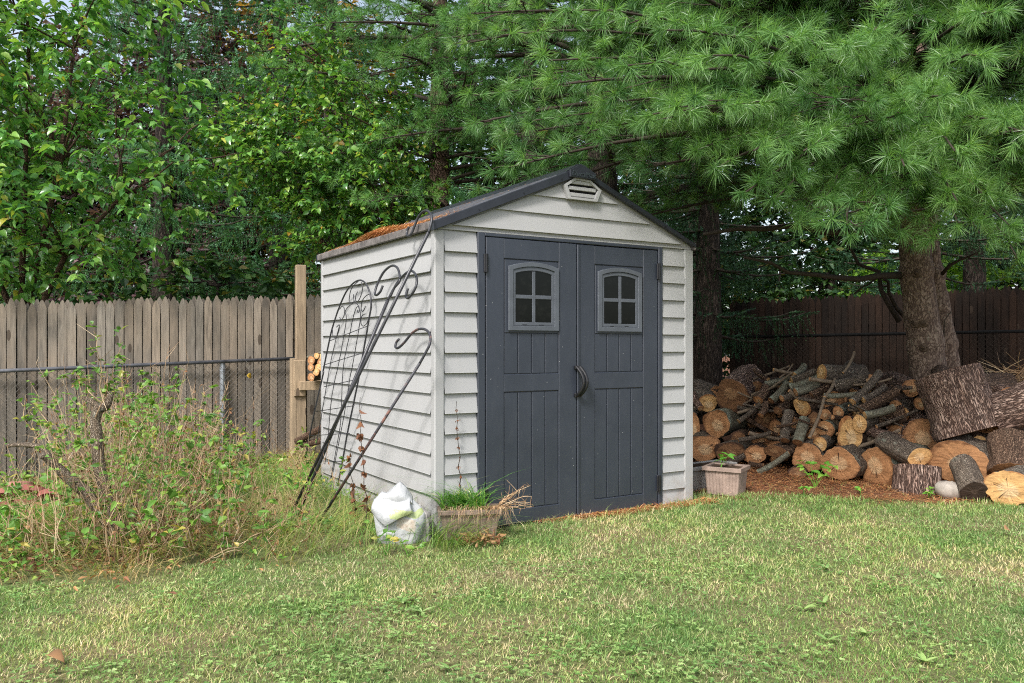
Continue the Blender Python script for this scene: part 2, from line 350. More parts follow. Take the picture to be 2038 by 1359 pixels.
def leaves(mb, c, d, nrm, L, W, fold=.18, fine=False, rnd=None):
    n=len(c); d=unit(d); s=unit(np.cross(d,nrm)); u=np.cross(s,d); L=np.broadcast_to(L,(n,))[:,None]; W=np.broadcast_to(W,(n,))[:,None]
    r=rng.random(n) if rnd is None else rnd
    if fine:
        def pt(a,b,f): return c+d*L*a+s*W*b+u*W*f
        cur=-.10
        V=np.stack([pt(0,0,0),pt(.14,-.42,fold*.8),pt(.42,-.5,fold),pt(.75,-.26,fold*.4+cur),pt(1,0,cur*3),pt(.75,.26,fold*.4+cur),pt(.42,.5,fold),pt(.14,.42,fold*.8),pt(.42,0,0),pt(.75,0,cur)],1)
        b=(np.arange(n)*10)[:,None]
        q=np.concatenate([b+np.array([[1,2,8,0]]),b+np.array([[0,8,6,7]]),b+np.array([[2,3,9,8]]),b+np.array([[8,9,5,6]])])
        t=np.concatenate([b+np.array([[3,4,9]]),b+np.array([[9,4,5]])]); mb.add(V.reshape(-1,3),q,t,np.repeat(r,10))
    else:
        V=np.stack([c,c+d*L*.45-s*W*.5+u*W*fold,c+d*L,c+d*L*.45+s*W*.5+u*W*fold],1); b=(np.arange(n)*4)[:,None]
        t=np.concatenate([b+np.array([[0,1,2]]),b+np.array([[0,2,3]])]); mb.add(V.reshape(-1,3),None,t,np.repeat(r,4))
def rdir(n): return unit(rng.normal(size=(n,3)))
def tufts(mb, c, ax, k=60, L=.11, wid=.0024, spread=1.0, stem=.05, base=None):
    n=len(c); c=np.repeat(c,k,0); a=np.repeat(unit(ax),k,0); N=n*k
    rd=rdir(N); rd-=a*np.sum(rd*a,1)[:,None]; rd=unit(rd)
    ang=(.25+1.15*rng.random(N)**.8)*spread
    dr=a*np.cos(ang)[:,None]+rd*np.sin(ang)[:,None]; dr[:,2]-=.22; dr=unit(dr)
    st=c-a*(rng.random(N)*stem)[:,None]; LL=L*(.7+.4*rng.random(N))*np.repeat(rng.uniform(.62,1.12,n),k); s=unit(np.cross(dr,rdir(N)))
    mid=st+dr*(LL*.55)[:,None]; d2=dr.copy(); d2[:,2]-=.25; tip=mid+unit(d2)*(LL*.45)[:,None]
    V=np.stack([st-s*wid/2,st+s*wid/2,mid+s*wid*.45,mid-s*wid*.45,tip],1); b=(np.arange(N)*5)[:,None]
    rt=np.repeat(rng.random(n) if base is None else base,k)*.6+rng.random(N)*.4
    mb.add(V.reshape(-1,3),b+np.array([[0,1,2,3]]),b+np.array([[3,2,4]]),np.repeat(np.clip(rt,0,1),5))
def bristle(mb, c, d, L, k=26, nl=.028, wid=.006):       # short needled twigs
    n=len(c); t=np.tile(np.linspace(0,1,k),n); cc=np.repeat(c,k,0); dd=np.repeat(unit(d),k,0); LL=np.repeat(np.broadcast_to(L,(n,)),k)
    st=cc+dd*(t*LL)[:,None]; rd=rdir(n*k); rd-=dd*np.sum(rd*dd,1)[:,None]; rd=unit(rd)
    tip=st+unit(rd+dd*.7)*(nl*(1.1-.5*t))[:,None]; s=unit(np.cross(dd,rd))*wid/2
    V=np.stack([st-s,st+s,tip],1); b=(np.arange(n*k)*3)[:,None]
    mb.add(V.reshape(-1,3),None,b+np.array([[0,1,2]]),np.repeat(np.repeat(rng.random(n),k)*.7+rng.random(n*k)*.3,3))
def arc(p0, p1, sag, n=8, wob=.0):
    p0=np.array(p0,float); p1=np.array(p1,float); t=np.linspace(0,1,n)[:,None]; p=p0+(p1-p0)*t
    p[:,2]+=(4*sag*t*(1-t))[:,0]
    if wob: p[1:-1]+=rng.normal(size=(n-2,3))*wob
    return p

# ------------------------------------------------------------------ GROUND
def ground():
    xs=np.concatenate([np.linspace(-60,-9,18),np.linspace(-8.5,9.5,150),np.linspace(10,60,18)])
    ys=np.concatenate([np.linspace(-20,1.2,12),np.linspace(1.5,14,110),np.linspace(14.5,90,26)])
    X,Y=np.meshgrid(xs,ys); Z=gz(X,Y); V=np.stack([X,Y,Z],2).reshape(-1,3); nx=len(xs); q=[]
    for j in range(len(ys)-1):
        for i in range(nx-1): k=j*nx+i; q.append((k,k+1,k+nx+1,k+nx))
    b=NB("soil and thatch"); co=b.coord(); n1=b.noise(co,1.1,5); n2=b.noise(co,38,8,.75)
    th=b.ramp(n2,[(.3,(.08,.055,.03)),(.5,(.19,.145,.08)),(.7,(.32,.255,.155))])
    gr=b.ramp(n2,[(.3,(.05,.085,.025)),(.7,(.12,.19,.05))]); c=b.mix(b.ramp(n1,[(.35,(0,0,0)),(.65,(1,1,1))]),gr,th)
    # needle litter near the wood pile and under the trees: depth grows towards the back right
    sep=b.n("SeparateXYZ",Vector=co); e=b.math('ADD',sep.outputs[1],b.math('MULTIPLY',sep.outputs[0],.16))
    e=b.math('ADD',e,b.math('MULTIPLY',b.math('SUBTRACT',b.noise(co,2.4,5),.5),1.1))
    mk=b.ramp(b.math('MULTIPLY',b.math('SUBTRACT',e,6.65),2.5,True),[(0,(0,0,0)),(1,(1,1,1))])
    rx=b.math('MULTIPLY',b.math('ADD',sep.outputs[0],-.6),1.5,True); mk=b.math('MULTIPLY',mk,rx)
    c=b.mix(mk,c,(.16,.065,.032)); c2=b.ramp(n2,[(.3,(.08,.036,.022)),(.7,(.26,.125,.07))]); c=b.mix(b.math('MULTIPLY',mk,.8),c,c2)
    m=b.done(c,.95,.15,b.bump(n2,.8,.02)); mb=MB(); mb.add(V,q); o=mb.build("ground",m,smooth=True); tag(o,kind="structure")
ground()

# ------------------------------------------------------------------ SHED
W_, D_ = 2.17, 2.2
ang_=math.atan2(.520,.854)
shed=empty("garden_shed",(-.482,5.209,0),ang_)
tag(shed,"small light grey plastic shed with dark grey double doors and low gable roof","shed")
SM=Matrix.Translation((-.482,5.209,0))@Matrix.Rotation(ang_,4,'Z')
def shp(x,y,z): return SM@Vector((x,y,z))
rows=[1.807-.13*k for k in range(14)]
def lap(mb, p0, p1, nrm, rws, top, bot):
    p0=np.array(p0,float); p1=np.array(p1,float); nrm=np.array(nrm,float)
    edges=[top]+[z for z in rws if bot<z<top]+[bot]
    nseg=max(1,int(np.linalg.norm(p1-p0)/.25))
    for a,b in zip(edges[:-1],edges[1:]):
        off=.025
        for k in range(nseg):
            u0,u1=k/nseg,(k+1)/nseg; A=p0+(p1-p0)*u0; B=p0+(p1-p0)*u1
            w0=.0012*math.sin(u0*9+a*20); w1=.0012*math.sin(u1*9+a*20)
            prof=[(.003,a),(off-.002,b+.006),(off,b+.003),(off-.002,b),(.0,b+.001)]
            v=[]
            for q_,ww in ((A,w0),(B,w1)):
                for o_,z in prof: v.append((q_[0]+nrm[0]*(o_+ww),q_[1]+nrm[1]*(o_+ww),z))
            mb.add(v,[(i,5+i,6+i,i+1) for i in range(4)])
def wall(p0,p1,nrm,bot=0,top=1.945):
    mb=MB(); lap(mb,p0,p1,nrm,rows,top,bot)
    # backing sheet just behind the boards
    n=np.array(nrm)*.03; a=np.array(p0)-n[:2]; b_=np.array(p1)-n[:2]
    mb.add([(a[0],a[1],bot),(b_[0],b_[1],bot),(b_[0],b_[1],top),(a[0],a[1],top)],[(0,1,2,3)])
    return mb.build("wall",MAT['siding'],shed)
wall((0,D_-.03),(0,.035),(-1,0,0)); wall((W_,.03),(W_,D_-.03),(1,0,0)); wall((W_-.03,D_),(.03,D_),(0,1,0))
wall((.05,0),(.288,0),(0,-1,0)); wall((1.878,0),(2.1,0),(0,-1,0))
for (x0,x1,y0,y1) in ((-.022,.05,-.022,.035),(2.1,W_+.022,-.022,.035),(-.022,.03,D_-.03,D_+.022),(W_-.03,W_+.022,D_-.03,D_+.022)):
    mb=MB(); mb.box(x0,x1,y0,y1,-.02,1.945,bev=.008); mb.build("corner_post",MAT['siding'],shed)
SL=.41; rz=lambda x: 1.945+SL*min(x,W_-x)
# gable ends
for yy,sg in ((0,-1),(D_,1)):
    mb=MB(); mb.prism([(0,1.945),(W_,1.945),(W_,1.99),(W_/2,1.99+SL*W_/2),(0,1.99)],yy-.012 if sg<0 else yy-.01,yy+.01 if sg<0 else yy+.012)
    zs=[1.977,2.106,2.227,2.37]
    for i in range(3):
        zb,zt=zs[i],zs[i+1]; xb=(zb-1.945)/SL+.03; xt=min((zt-1.945)/SL+.03,W_/2-.001)
        o0=.034; o1=.017
        for o_,flip in ((0,0),):
            v=[(xb,yy+sg*o0,zb),(W_-xb,yy+sg*o0,zb),(W_-xt,yy+sg*o1,zt),(xt,yy+sg*o1,zt),(xb,yy+sg*.008,zb),(W_-xb,yy+sg*.008,zb),(W_-xt,yy+sg*.008,zt),(xt,yy+sg*.008,zt)]
            mb.add(v,[(0,1,2,3),(0,4,5,1),(0,3,7,4),(1,5,6,2)])
    mb.box(.0,W_,min(yy,yy+sg*.02),max(yy,yy+sg*.02),1.945,1.957,bev=.002)
    recalc(mb.build("gable",MAT['siding'],shed))
# vent
mb=MB(); oc=[(.951,2.315),(.985,2.222),(1.235,2.222),(1.272,2.305),(1.18,2.366),(1.045,2.375)]
cx_=sum(p[0] for p in oc)/6; cz_=sum(p[1] for p in oc)/6
ic=[(cx_+(x-cx_)*.83,cz_+(z-cz_)*.80) for x,z in oc]
mb.ring(oc,ic,-.060,-.03); vent=recalc(mb.build("vent",MAT['siding'],shed))
mb=MB()
for zc in (2.243,2.288,2.330):
    hw=.105 if zc<2.3 else .085; mb.box(1.112-hw-.012,1.112+hw+.012,-.052,-.036,zc,zc+.026,bev=.003)
mb.build("slat",MAT['siding'],vent)
mb=MB(); mb.prism(ic,-.038,-.034); mb.build("backing",MAT['dark'],vent)
# roof
def roofpanel(side):
    mb=MB(); x0=-.038 if side==0 else -.012; xr=W_/2
    def pt(x,y,h):  # x from eave to ridge
        z=1.995+SL*x+h; return (x,y,z) if side==0 else (W_-x,y,z)
    n=22; ys=[]; 
    # ribbed cross-section along y
    prof=[]; y=-.03
    while y<D_+.03:
        prof+=[(y,0),(y+.085,0),(y+.095,.014),(y+.115,.014)]; y+=.125
    prof=[p for p in prof if p[0]<=D_+.03]
    xs=[x0,.2,.5,.8,xr]; V=[]
    for x in xs:
        for (yy,h) in prof: V.append(pt(x,yy,h))
    m=len(prof); base=len(V)
    for x in xs:
        for (yy,h) in prof: V.append(pt(x,yy,-.018))
    q=[]
    for i in range(len(xs)-1):
        for j in range(m-1):
            a=i*m+j; q.append((a,a+1,a+m+1,a+m)); q.append((base+a,base+a+m,base+a+m+1,base+a+1))
        q.append((i*m,i*m+m,base+i*m+m,base+i*m)); q.append((i*m+m-1,base+i*m+m-1,base+i*m+2*m-1,i*m+2*m-1))
    for j in range(m-1): q.append((j,base+j,base+j+1,j+1))
    mb.add(V,q); return recalc(mb.build("roof_panel",MAT['roof'],shed))
roofpanel(0); roofpanel(1)
# rake trim front and back, eave trims, ridge cap
for yy0,yy1 in ((-.062,-.0305),(D_+.0305,D_+.062)):
    for side in (0,1):
        mb=MB(); pts=[(-.05,1.925),(W_/2-.002,1.925+SL*(W_/2+.05)),(W_/2-.002,1.985+SL*(W_/2+.05)),(-.05,1.985)]
        if side: pts=[(W_+.012,1.955),(W_/2+.002,1.952+SL*(W_/2+.03)),(W_/2+.002,1.985+SL*(W_/2+.05)),(W_+.012,1.985)]
        mb.prism(pts,yy0,yy1); o=recalc(mb.build("gable_trim",MAT['fascia'],shed))
        bv=o.modifiers.new("bevel",'BEVEL'); bv.width=.004; bv.segments=2
        if yy0<0:
            for xx in ([.28,.62,.93] if side==0 else [W_-.93,W_-.62,W_-.3]):
                hm=MB(); zc=1.948+SL*(min(xx,W_-xx)+.05); hm.tube([(xx,-.0635,zc),(xx,-.0615,zc)],.007,8)
                hm.build("screw_hole",MAT['blackplastic'],o)
for x0,x1 in ((-.048,-.028),(W_+.004,W_+.022)):
    mb=MB(); mb.box(x0,x1,-.055,D_+.055,1.938,1.992,bev=.006); mb.build("eave_trim",MAT['eavetrim'],shed)
mb=MB(); zr=1.995+SL*W_/2
pr=[(W_/2-.12,zr-.049),(W_/2-.115,zr-.03),(W_/2-.02,zr+.03),(W_/2+.02,zr+.03),(W_/2+.115,zr-.03),(W_/2+.12,zr-.049),(W_/2,zr-.004)]
for a,b_ in ((-.055,D_+.055),):
    v=[(x,a,z) for x,z in pr]+[(x,b_,z) for x,z in pr]; n=len(pr)
    mb.add(v,[(i,(i+1)%n,n+(i+1)%n,n+i) for i in range(n)],[(6,0,1),(6,1,2),(6,2,3),(6,3,4),(6,4,5),(13,8,7),(13,9,8),(13,10,9),(13,11,10),(13,12,11)])
cap=recalc(mb.build("ridge_cap",MAT['fascia'],shed))
mb=MB(); mb.prism([(W_/2-.1,zr-.07),(W_/2+.125,zr-.07),(W_/2+.125,zr-.028),(W_/2+.012,zr+.026),(W_/2-.012,zr+.026),(W_/2-.1,zr-.022)],-.082,-.064)
o=recalc(mb.build("end_plate",MAT['fascia'],cap)); bv=o.modifiers.new("bevel",'BEVEL'); bv.width=.004; bv.segments=2
cu=bpy.data.curves.new("lettering",'FONT'); cu.body="DuraMax"; cu.size=.05; cu.extrude=.0015; cu.align_x='CENTER'; cu.align_y='CENTER'; cu.space_character=1.1; cu.shear=.25
tmp=bpy.data.objects.new("tmp_text",cu); S.collection.objects.link(tmp); bpy.context.view_layer.update()
lm=bpy.data.meshes.new_from_object(tmp.evaluated_get(bpy.context.evaluated_depsgraph_get())); bpy.data.objects.remove(tmp); lm.materials.clear(); lm.materials.append(MAT['letter'])
o=bpy.data.objects.new("lettering",lm); S.collection.objects.link(o); o.parent=cap
o.location=(W_/2+.012,-.0845,zr-.045); o.rotation_euler=(R(90),0,0)
# floor frame and sill
mb=MB(); mb.box(.02,W_-.02,.02,D_-.02,-.06,.02); mb.box(.29,1.88,-.035,.02,-.05,.008,bev=.004); mb.build("floor_base",MAT['blackplastic'],shed)
# door frame
mb=MB(); mb.box(.289,.345,-.026,.01,.008,1.944,bev=.005); mb.box(1.836,1.877,-.026,.01,.008,1.944,bev=.005); mb.box(.3455,1.8355,-.024,.01,1.922,1.944,bev=.004)
mb.build("door_frame",MAT['door'],shed)
def archpts(c,hw,zb,zc,zt,n=9):
    pts=[(c-hw,zb),(c+hw,zb),(c+hw,zc)]
    for i in range(1,n): 
        t=i/n; x=c+hw-2*hw*t; pts.append((x,zc+(zt-zc)*(1-(2*t-1)**2)))
    return pts+[(c-hw,zc)]
def door(x0,x1,pa,pb,wc,yb):
    mb=MB(); y1=yb; f=-.012
    mb.box(x0,x1,yb-.0,yb+.022,.01,1.918)                       # slab
    fr=yb-.013
    mb.box(x0,pa,fr,yb-.0003,.01,1.918,bev=.005); mb.box(pb,x1,fr,yb-.0003,.01,1.918,bev=.005)       # stiles
    for z0,z1 in ((1.784,1.917),(.895,1.013),(.011,.108)): mb.box(pa-.0035,pb+.0035,fr+.0006,yb-.0003,z0,z1,bev=.005)
    pw=(pb-pa)/4
    for i in range(4):
        for z0,z1 in ((.112,.891),(1.017,1.288)): mb.box(pa+pw*i+.004,pa+pw*(i+1)-.004,yb-.007,yb-.0003,z0,z1,bev=.004)
    mb.box(pa+.006,pb-.004,yb-.010,yb-.0003,1.290,1.778,bev=.006)                                # window surround
    o=mb.build("door",MAT['door'],shed)
    mb=MB(); mb.ring(archpts(wc,.2025,1.305,1.735,1.768),archpts(wc,.166,1.338,1.712,1.738),yb-.026,yb-.0105)
    mb.ring(archpts(wc,.1655,1.339,1.711,1.737),archpts(wc,.1455,1.362,1.690,1.711),yb-.019,yb-.0105)
    mb.box(wc-.0125,wc+.0125,yb-.0185,yb-.0106,1.3625,1.706); mb.box(wc-.145,wc-.013,yb-.0183,yb-.0106,1.520,1.546); mb.box(wc+.013,wc+.145,yb-.0183,yb-.0106,1.520,1.546)
    wf=recalc(mb.build("window_frame",MAT['winframe'],o)); bv=wf.modifiers.new("bevel",'BEVEL'); bv.width=.003; bv.segments=2; bv.limit_method='ANGLE'
    mb=MB(); mb.prism(archpts(wc,.150,1.358,1.693,1.714),yb-.0125,yb-.0102); mb.build("window_pane",MAT['glass'],o)
    for dx in (-.075,.06):
        mb=MB(); mb.box(wc+dx-.018,wc+dx+.018,yb-.0196,yb-.019,1.343,1.347); mb.build("drain_slot",MAT['blackplastic'],o)
    return o
dl=door(.352,1.082,.49,.93,.7215,-.010); dr=door(1.090,1.830,1.245,1.69,1.469,-.006)
mb=MB(); mb.box(1.083,1.104,-.031,-.0195,.02,1.91,bev=.004); mb.build("astragal",MAT['door'],dr)
for d_,x,zs in ((dl,.347,(1.745,.20)),(dr,1.832,(1.76,.175))):
    for z in zs:
        mb=MB(); mb.box(x-.017,x+.017,-.036,-.0275,z-.06,z+.06,bev=.003); mb.tube([(x-.002,-.038,z-.06),(x-.002,-.038,z+.06)],.008,8); mb.build("hinge",MAT['blackplastic'],d_)
for d_,x in ((dl,1.068),(dr,1.098)):
    mb=MB(); pts=[]
    for i in range(15):
        t=i/14; pts.append((x+.004+.022*math.sin(t*math.pi),-.032-.058*math.sin(t*math.pi)**.75,.852+.205*t))
    mb.tube(pts,.0115,8,jit=.06); mb.box(x-.012,x+.012,-.040,-.024,.845,.872,bev=.003); mb.box(x-.012,x+.012,-.040,-.024,1.04,1.065,bev=.003)
    mb.build("handle",MAT['blackplastic'],d_,smooth=False)
# needle litter lying on the left roof slope
def roof_litter():
    mb=MB(); n=6500
    y=np.where(rng.random(n)<.8,rng.normal(1.05,.36,n),rng.random(n)*2.15); y=np.clip(y,.02,D_)
    x=np.abs(rng.normal(0,.13,n))-.035; pile=.06*np.exp(-((y-1.0)/.42)**2)*np.exp(-(x/.16)**2)
    keep=rng.random(n)<np.where((y<.35)&(x<.06),.25,1); x=x[keep];y=y[keep];pile=pile[keep];n=len(x)
    z=1.999+SL*x+pile*rng.random(n)+.008; az=rng.random(n)*6.28; L=.05+.05*rng.random(n)
    c=np.stack([x,y,z],1); d=np.stack([np.cos(az),np.sin(az),np.cos(az)*SL+rng.normal(0,.18,n)],1)
    leaves(mb,c-d*(L/2)[:,None],d,np.tile([0,0,1.],(n,1)),L,.0035,0,rnd=rng.random(n))
    # scattered bits over the rest of the slope
    m=140; x=rng.random(m)*1.0; y=rng.random(m)*2.1; az=rng.random(m)*6.28; c=np.stack([x,y,2.001+SL*x+.012],1); d=np.stack([np.cos(az),np.sin(az),np.cos(az)*SL],1)
    leaves(mb,c,d,np.tile([0,0,1.],(m,1)),.06,.004,0,rnd=rng.random(m)*.6+.4)
    o=mb.build("fallen_needles",MAT['needle_dead'],M=SM); tag(o,"drift of fallen orange pine needles on the shed roof by its eave","pine needles",kind="stuff")
roof_litter()

# ------------------------------------------------------------------ FENCES
FP=[(-10.,5.63),(-5.12,8.2),(-2.46,9.6),(3.2,12.58),(9.6,8.95)]
def ftop(x,y):
    if x<=-2.46: return 1.79+(x+2.46)*.049
    if x<=3.2: return 1.79+(x+2.46)*.018
    return 1.89+(x-3.2)*.025
def picket_fence(pts, mat, name, label, off=(0,0), spacing=.089, topf=None, seed=0):
    root=empty(name,(pts[0][0],pts[0][1],gz1(pts[0][0],pts[0][1]))); tag(root,label,"fence"); inv=Matrix.Translation(-Vector(root.location))
    rs=random.Random(seed); mbf=MB(); mbb=MB(); rl=MB(); posts=[]
    for (a,b_) in zip(pts[:-1],pts[1:]):
        d=Vector((b_[0]-a[0],b_[1]-a[1],0)); Ln=d.length; d.normalize(); nrm=Vector((d.y,-d.x,0))
        k=int(Ln/spacing)
        for layer,(mbx,o_) in enumerate(((mbf,0.0),(mbb,.075))):
            for i in range(k):
                s_=(i+.5*layer)*spacing+.01; c=Vector((a[0],a[1],0))+d*s_-nrm*o_
                h=ftop(c.x,c.y)+rs.uniform(-.032,.028)+(.0*layer); g=gz1(c.x,c.y)-.05; wd=(spacing-.007)/2*rs.uniform(.93,1.0)
                tl=rs.uniform(-.006,.006); th=.009; sh=h-.085; tw=.009+rs.uniform(0,.006)
                prof=[(-wd,g),(wd,g),(wd+tl*.5,sh),(tw+tl,h-.012),(tl,h),(-tw+tl,h-.012),(-wd+tl*.5,sh)]
                v=[]; of=rs.uniform(-.004,.004)
                for y_ in (-th,th):
                    for (x_,z_) in prof: p=c+d*x_+nrm*(y_+of); v.append((p.x,p.y,z_))
                n=7; t=[(0,i_,i_+1) for i_ in range(1,n-1)]+[(n,n+i_+1,n+i_) for i_ in range(1,n-1)]
                mbx.add(v,[(i_,n+i_,n+(i_+1)%n,(i_+1)%n) for i_ in range(n)],t,rs.random()*.85)
        for hz in (.35,1.45):
            A=Vector((a[0],a[1],0))-nrm*.042; B=Vector((b_[0],b_[1],0))-nrm*.042
            M=Matrix.Translation(A)@Matrix(((d.x,-nrm.x,0,0),(d.y,-nrm.y,0,0),(0,0,1,0),(0,0,0,1)))
            za=ftop(a[0],a[1])-1.83+hz; rl.box(0,Ln,-.02,.02,za,za+.08,M)
    for mbx,nm in ((mbf,"picket_panel"),(mbb,"rear_picket_panel")):
        o=recalc(mbx.build(nm,mat,root,M=inv))
    rl.build("rail",mat,root,M=inv); return root
picket_fence([(-10.2,5.53),(-5.12,8.2),(-2.46,9.6),(3.2,12.58)],MAT['picket'],"picket_fence","weathered grey dog-eared picket fence running behind the shed's left side",seed=2)
picket_fence([(3.35,12.5),(9.8,8.83)],MAT['picket_red_shade'],"picket_fence","shaded reddish brown picket fence behind the wood pile and pine trunk",seed=5)
def chainlink(pts, label, railr, posts, railmat, step=.062):
    root=empty("chain_link_fence",(pts[0][0],pts[0][1],gz1(pts[0][0],pts[0][1]))); tag(root,label,"fence"); inv=Matrix.Translation(-Vector(root.location))
    mb=MB(); wm=MB()
    P3=[Vector(p) for p in pts]
    mb.tube(P3,railr,10)
    for a,b_ in zip(P3[:-1],P3[1:]):
        d=b_-a; Ln=Vector((d.x,d.y,0)).length; H=1.15; dn=Vector((d.x,d.y,0)).normalized(); nr=Vector((dn.y,-dn.x,0)); n=int(Ln/step)
        V=[];Q=[]
        for sgn in (1,-1):
            for i in range(-int(H/step),n):
                s0=i*step; e0=s0+H
                if sgn<0: s0,e0=e0,s0
                # clip to [0,Ln]
                zA,zB=0.0,1.0
                def at(t): 
                    s_=s0+(e0-s0)*t; p=a+d*(s_/Ln); p.z-=.015+H*t; return p
                ts=sorted([max(0,min(1,(0-s0)/(e0-s0))),max(0,min(1,(Ln-s0)/(e0-s0)))])
                if ts[1]-ts[0]<.02: continue
                p,q_=at(ts[0]),at(ts[1]); off=nr*(.003*sgn); wv=.0017
                ax_=(q_-p).normalized(); s1=ax_.cross(nr).normalized()*wv; s2=nr*wv; b0=len(V)
                for e_ in (p,q_):
                    for k_ in (s1,s2,-s1,-s2): V.append(tuple(e_+off+k_))
                Q+= [(b0+k,b0+(k+1)%4,b0+4+(k+1)%4,b0+4+k) for k in range(4)]
        wm.add(V,Q)
    mb.build("top_rail",railmat,root,True,inv); wm.build("wire_mesh",MAT['wire'] if 'deep' not in label and 'shade' not in label else MAT['twig_dark'],root,M=inv)  # dark twig colour puts shade into the rear fence wire
    for (x,y,zt) in posts:
        pm=MB(); pm.tube([(x,y,gz1(x,y)-.1),(x,y,zt)],.031,12); pm.tube([(x,y,zt),(x,y,zt+.03)],[.036,.02],12)
        for zc in (zt-.07,zt-.10,.55): pm.tube([(x,y,zc),(x,y,zc+.012)],.035,12)
        pm.build("post",MAT['galv'],root,M=inv)
dF=Vector((.885,.466,0)); nF=Vector((.466,-.885,0))*.10
chainlink([(-10+.1,5.56,.70),(-5.12+nF.x,8.2+nF.y,.955),(-2.50+nF.x,9.58+nF.y,1.062)],"chain link fence with dark top rail in front of the grey pickets",.0205,[(-3.22,9.12,1.02),(-7.2,7.02,.84)],MAT['rail'])
chainlink([(2.9,12.25,1.33),(9.4,8.72,1.44)],"dark chain link fence in shade behind the wood pile",.022,[],MAT['dark'])  # rail and wire carry the shade in their near black colour
# pale post with firewood beam
pp=P(600,893,9.25); pr_=empty("wooden_post",(pp.x,pp.y,pp.z-.1),.45); tag(pr_,"tall pale cedar post with firewood cross beam beside the shed's back corner","post")
mb=MB(); mb.box(-.065,.045,-.05,.05,0,2.17,bev=.006,r=.2); mb.build("upright",MAT['post'],pr_)
mb=MB(); mb.box(-.10,.03,-.085,-.052,.70,1.10,bev=.004,r=.8); mb.box(-.122,-.067,-.05,.05,.05,1.12,bev=.004,r=.5); mb.build("brace",MAT['post'],pr_)
mb=MB(); mb.box(-.045,.75,-.13,-.088,.765,.865,bev=.004,r=.9); mb.box(-.045,.75,.0505,.09,.765,.865,bev=.004,r=.7); mb.build("cross_beam",MAT['post'],pr_)

# ------------------------------------------------------------------ LOGS
def logmesh(L, rx, ry, rough, seed, seg=None, taper=0.0, bend=0.0):
    big=max(rx,ry)>.07; ns=40 if big else 14; nr=seg or (14 if big else 8)
    V=[]; th=np.linspace(0,2*math.pi,ns,endpoint=False); off=seed*7.31
    for i in range(nr+1):
        t=i/nr; row=[]
        for a in th:
            c,s_=math.cos(a),math.sin(a)
            k=1+(.26 if big and max(rx,ry)>.11 and L<.62 and rough<.085 else .15)*noise.noise(Vector((c*.9+off,s_*.9,t*1.2)))+ rough*noise.noise(Vector((c*5+off,s_*5,t*L*5+off)))+rough*.6*noise.noise(Vector((c*13+off,s_*13,t*L*8)))
            f=1-taper*t; bx=bend*math.sin(t*math.pi)
            V.append((c*rx*k*f+bx,s_*ry*k*f+bx*.5,t*L))
    q=[(i*ns+k,i*ns+(k+1)%ns,(i+1)*ns+(k+1)%ns,(i+1)*ns+k) for i in range(nr) for k in range(ns)]
    return np.array(V),q,ns,nr
LOGN=[0]
def log(p0, direction, L, rx, ry, bark, cut, label, cat="log", group="split logs and branches in the wood pile", name="log", rough=.05, taper=.05, bend=0.0, up=None):
    LOGN[0]+=1; d=Vector(direction).normalized(); x=d.cross(Vector((0,0,1)) if abs(d.z)<.93 else Vector((0,1,0))).normalized(); y=x.cross(d)*-1; y=d.cross(x)
    M=Matrix(((x.x,y.x,d.x,p0[0]),(x.y,y.y,d.y,p0[1]),(x.z,y.z,d.z,p0[2]),(0,0,0,1)))
    V,q,ns,nr=logmesh(L,rx,ry,rough,LOGN[0],taper=taper,bend=bend)
    mb=MB(); mb.add(V,q,None,random.random()); o=mb.build(name,MAT[bark],smooth=True,M=M)
    tag(o,label,cat,group)
    for end in (0,nr):
        ring=V[end*ns:(end+1)*ns]; c=ring.mean(0); s_=1 if end else -1
        inner=[]; 
        m=MB(); R1=c+(ring-c)*.97; R1[:,2]+=s_*.0015; R2=c+(ring-c)*.5; R2[:,2]+=s_*.002+ (rng.random(ns)-.5)*.004
        vv=np.vstack([ring,R1,R2,c+[[0,0,s_*.002]]]); qq=[]; tt=[]
        for k in range(ns):
            k2=(k+1)%ns
            for b0 in (0,ns): qq.append((b0+k,b0+k2,b0+ns+k2,b0+ns+k) if end else (b0+k,b0+ns+k,b0+ns+k2,b0+k2))
            tt.append((2*ns+k,2*ns+k2,3*ns) if end else (2*ns+k,3*ns,2*ns+k2))
        m.add(vv,qq,tt); m.build("cut_face",MAT[cut],o)
    return o
def Yf(px): return 8.35+(6.15-8.35)*(min(max(px,1340),2100)-1400)/620
def place(px,py,dy=0.0):
    Y=Yf(px)+dy
    for _ in range(6):
        z=CH+(HY-py)/F*Y; Y=Yf(px)+.5*max(0,z-.1)+dy
    return P(px,py,Y)
def c5(x,y): return 1360+x/3.672, 660+y/3.672
def c6(x,y): return 1680+x/3.673, 660+y/3.673
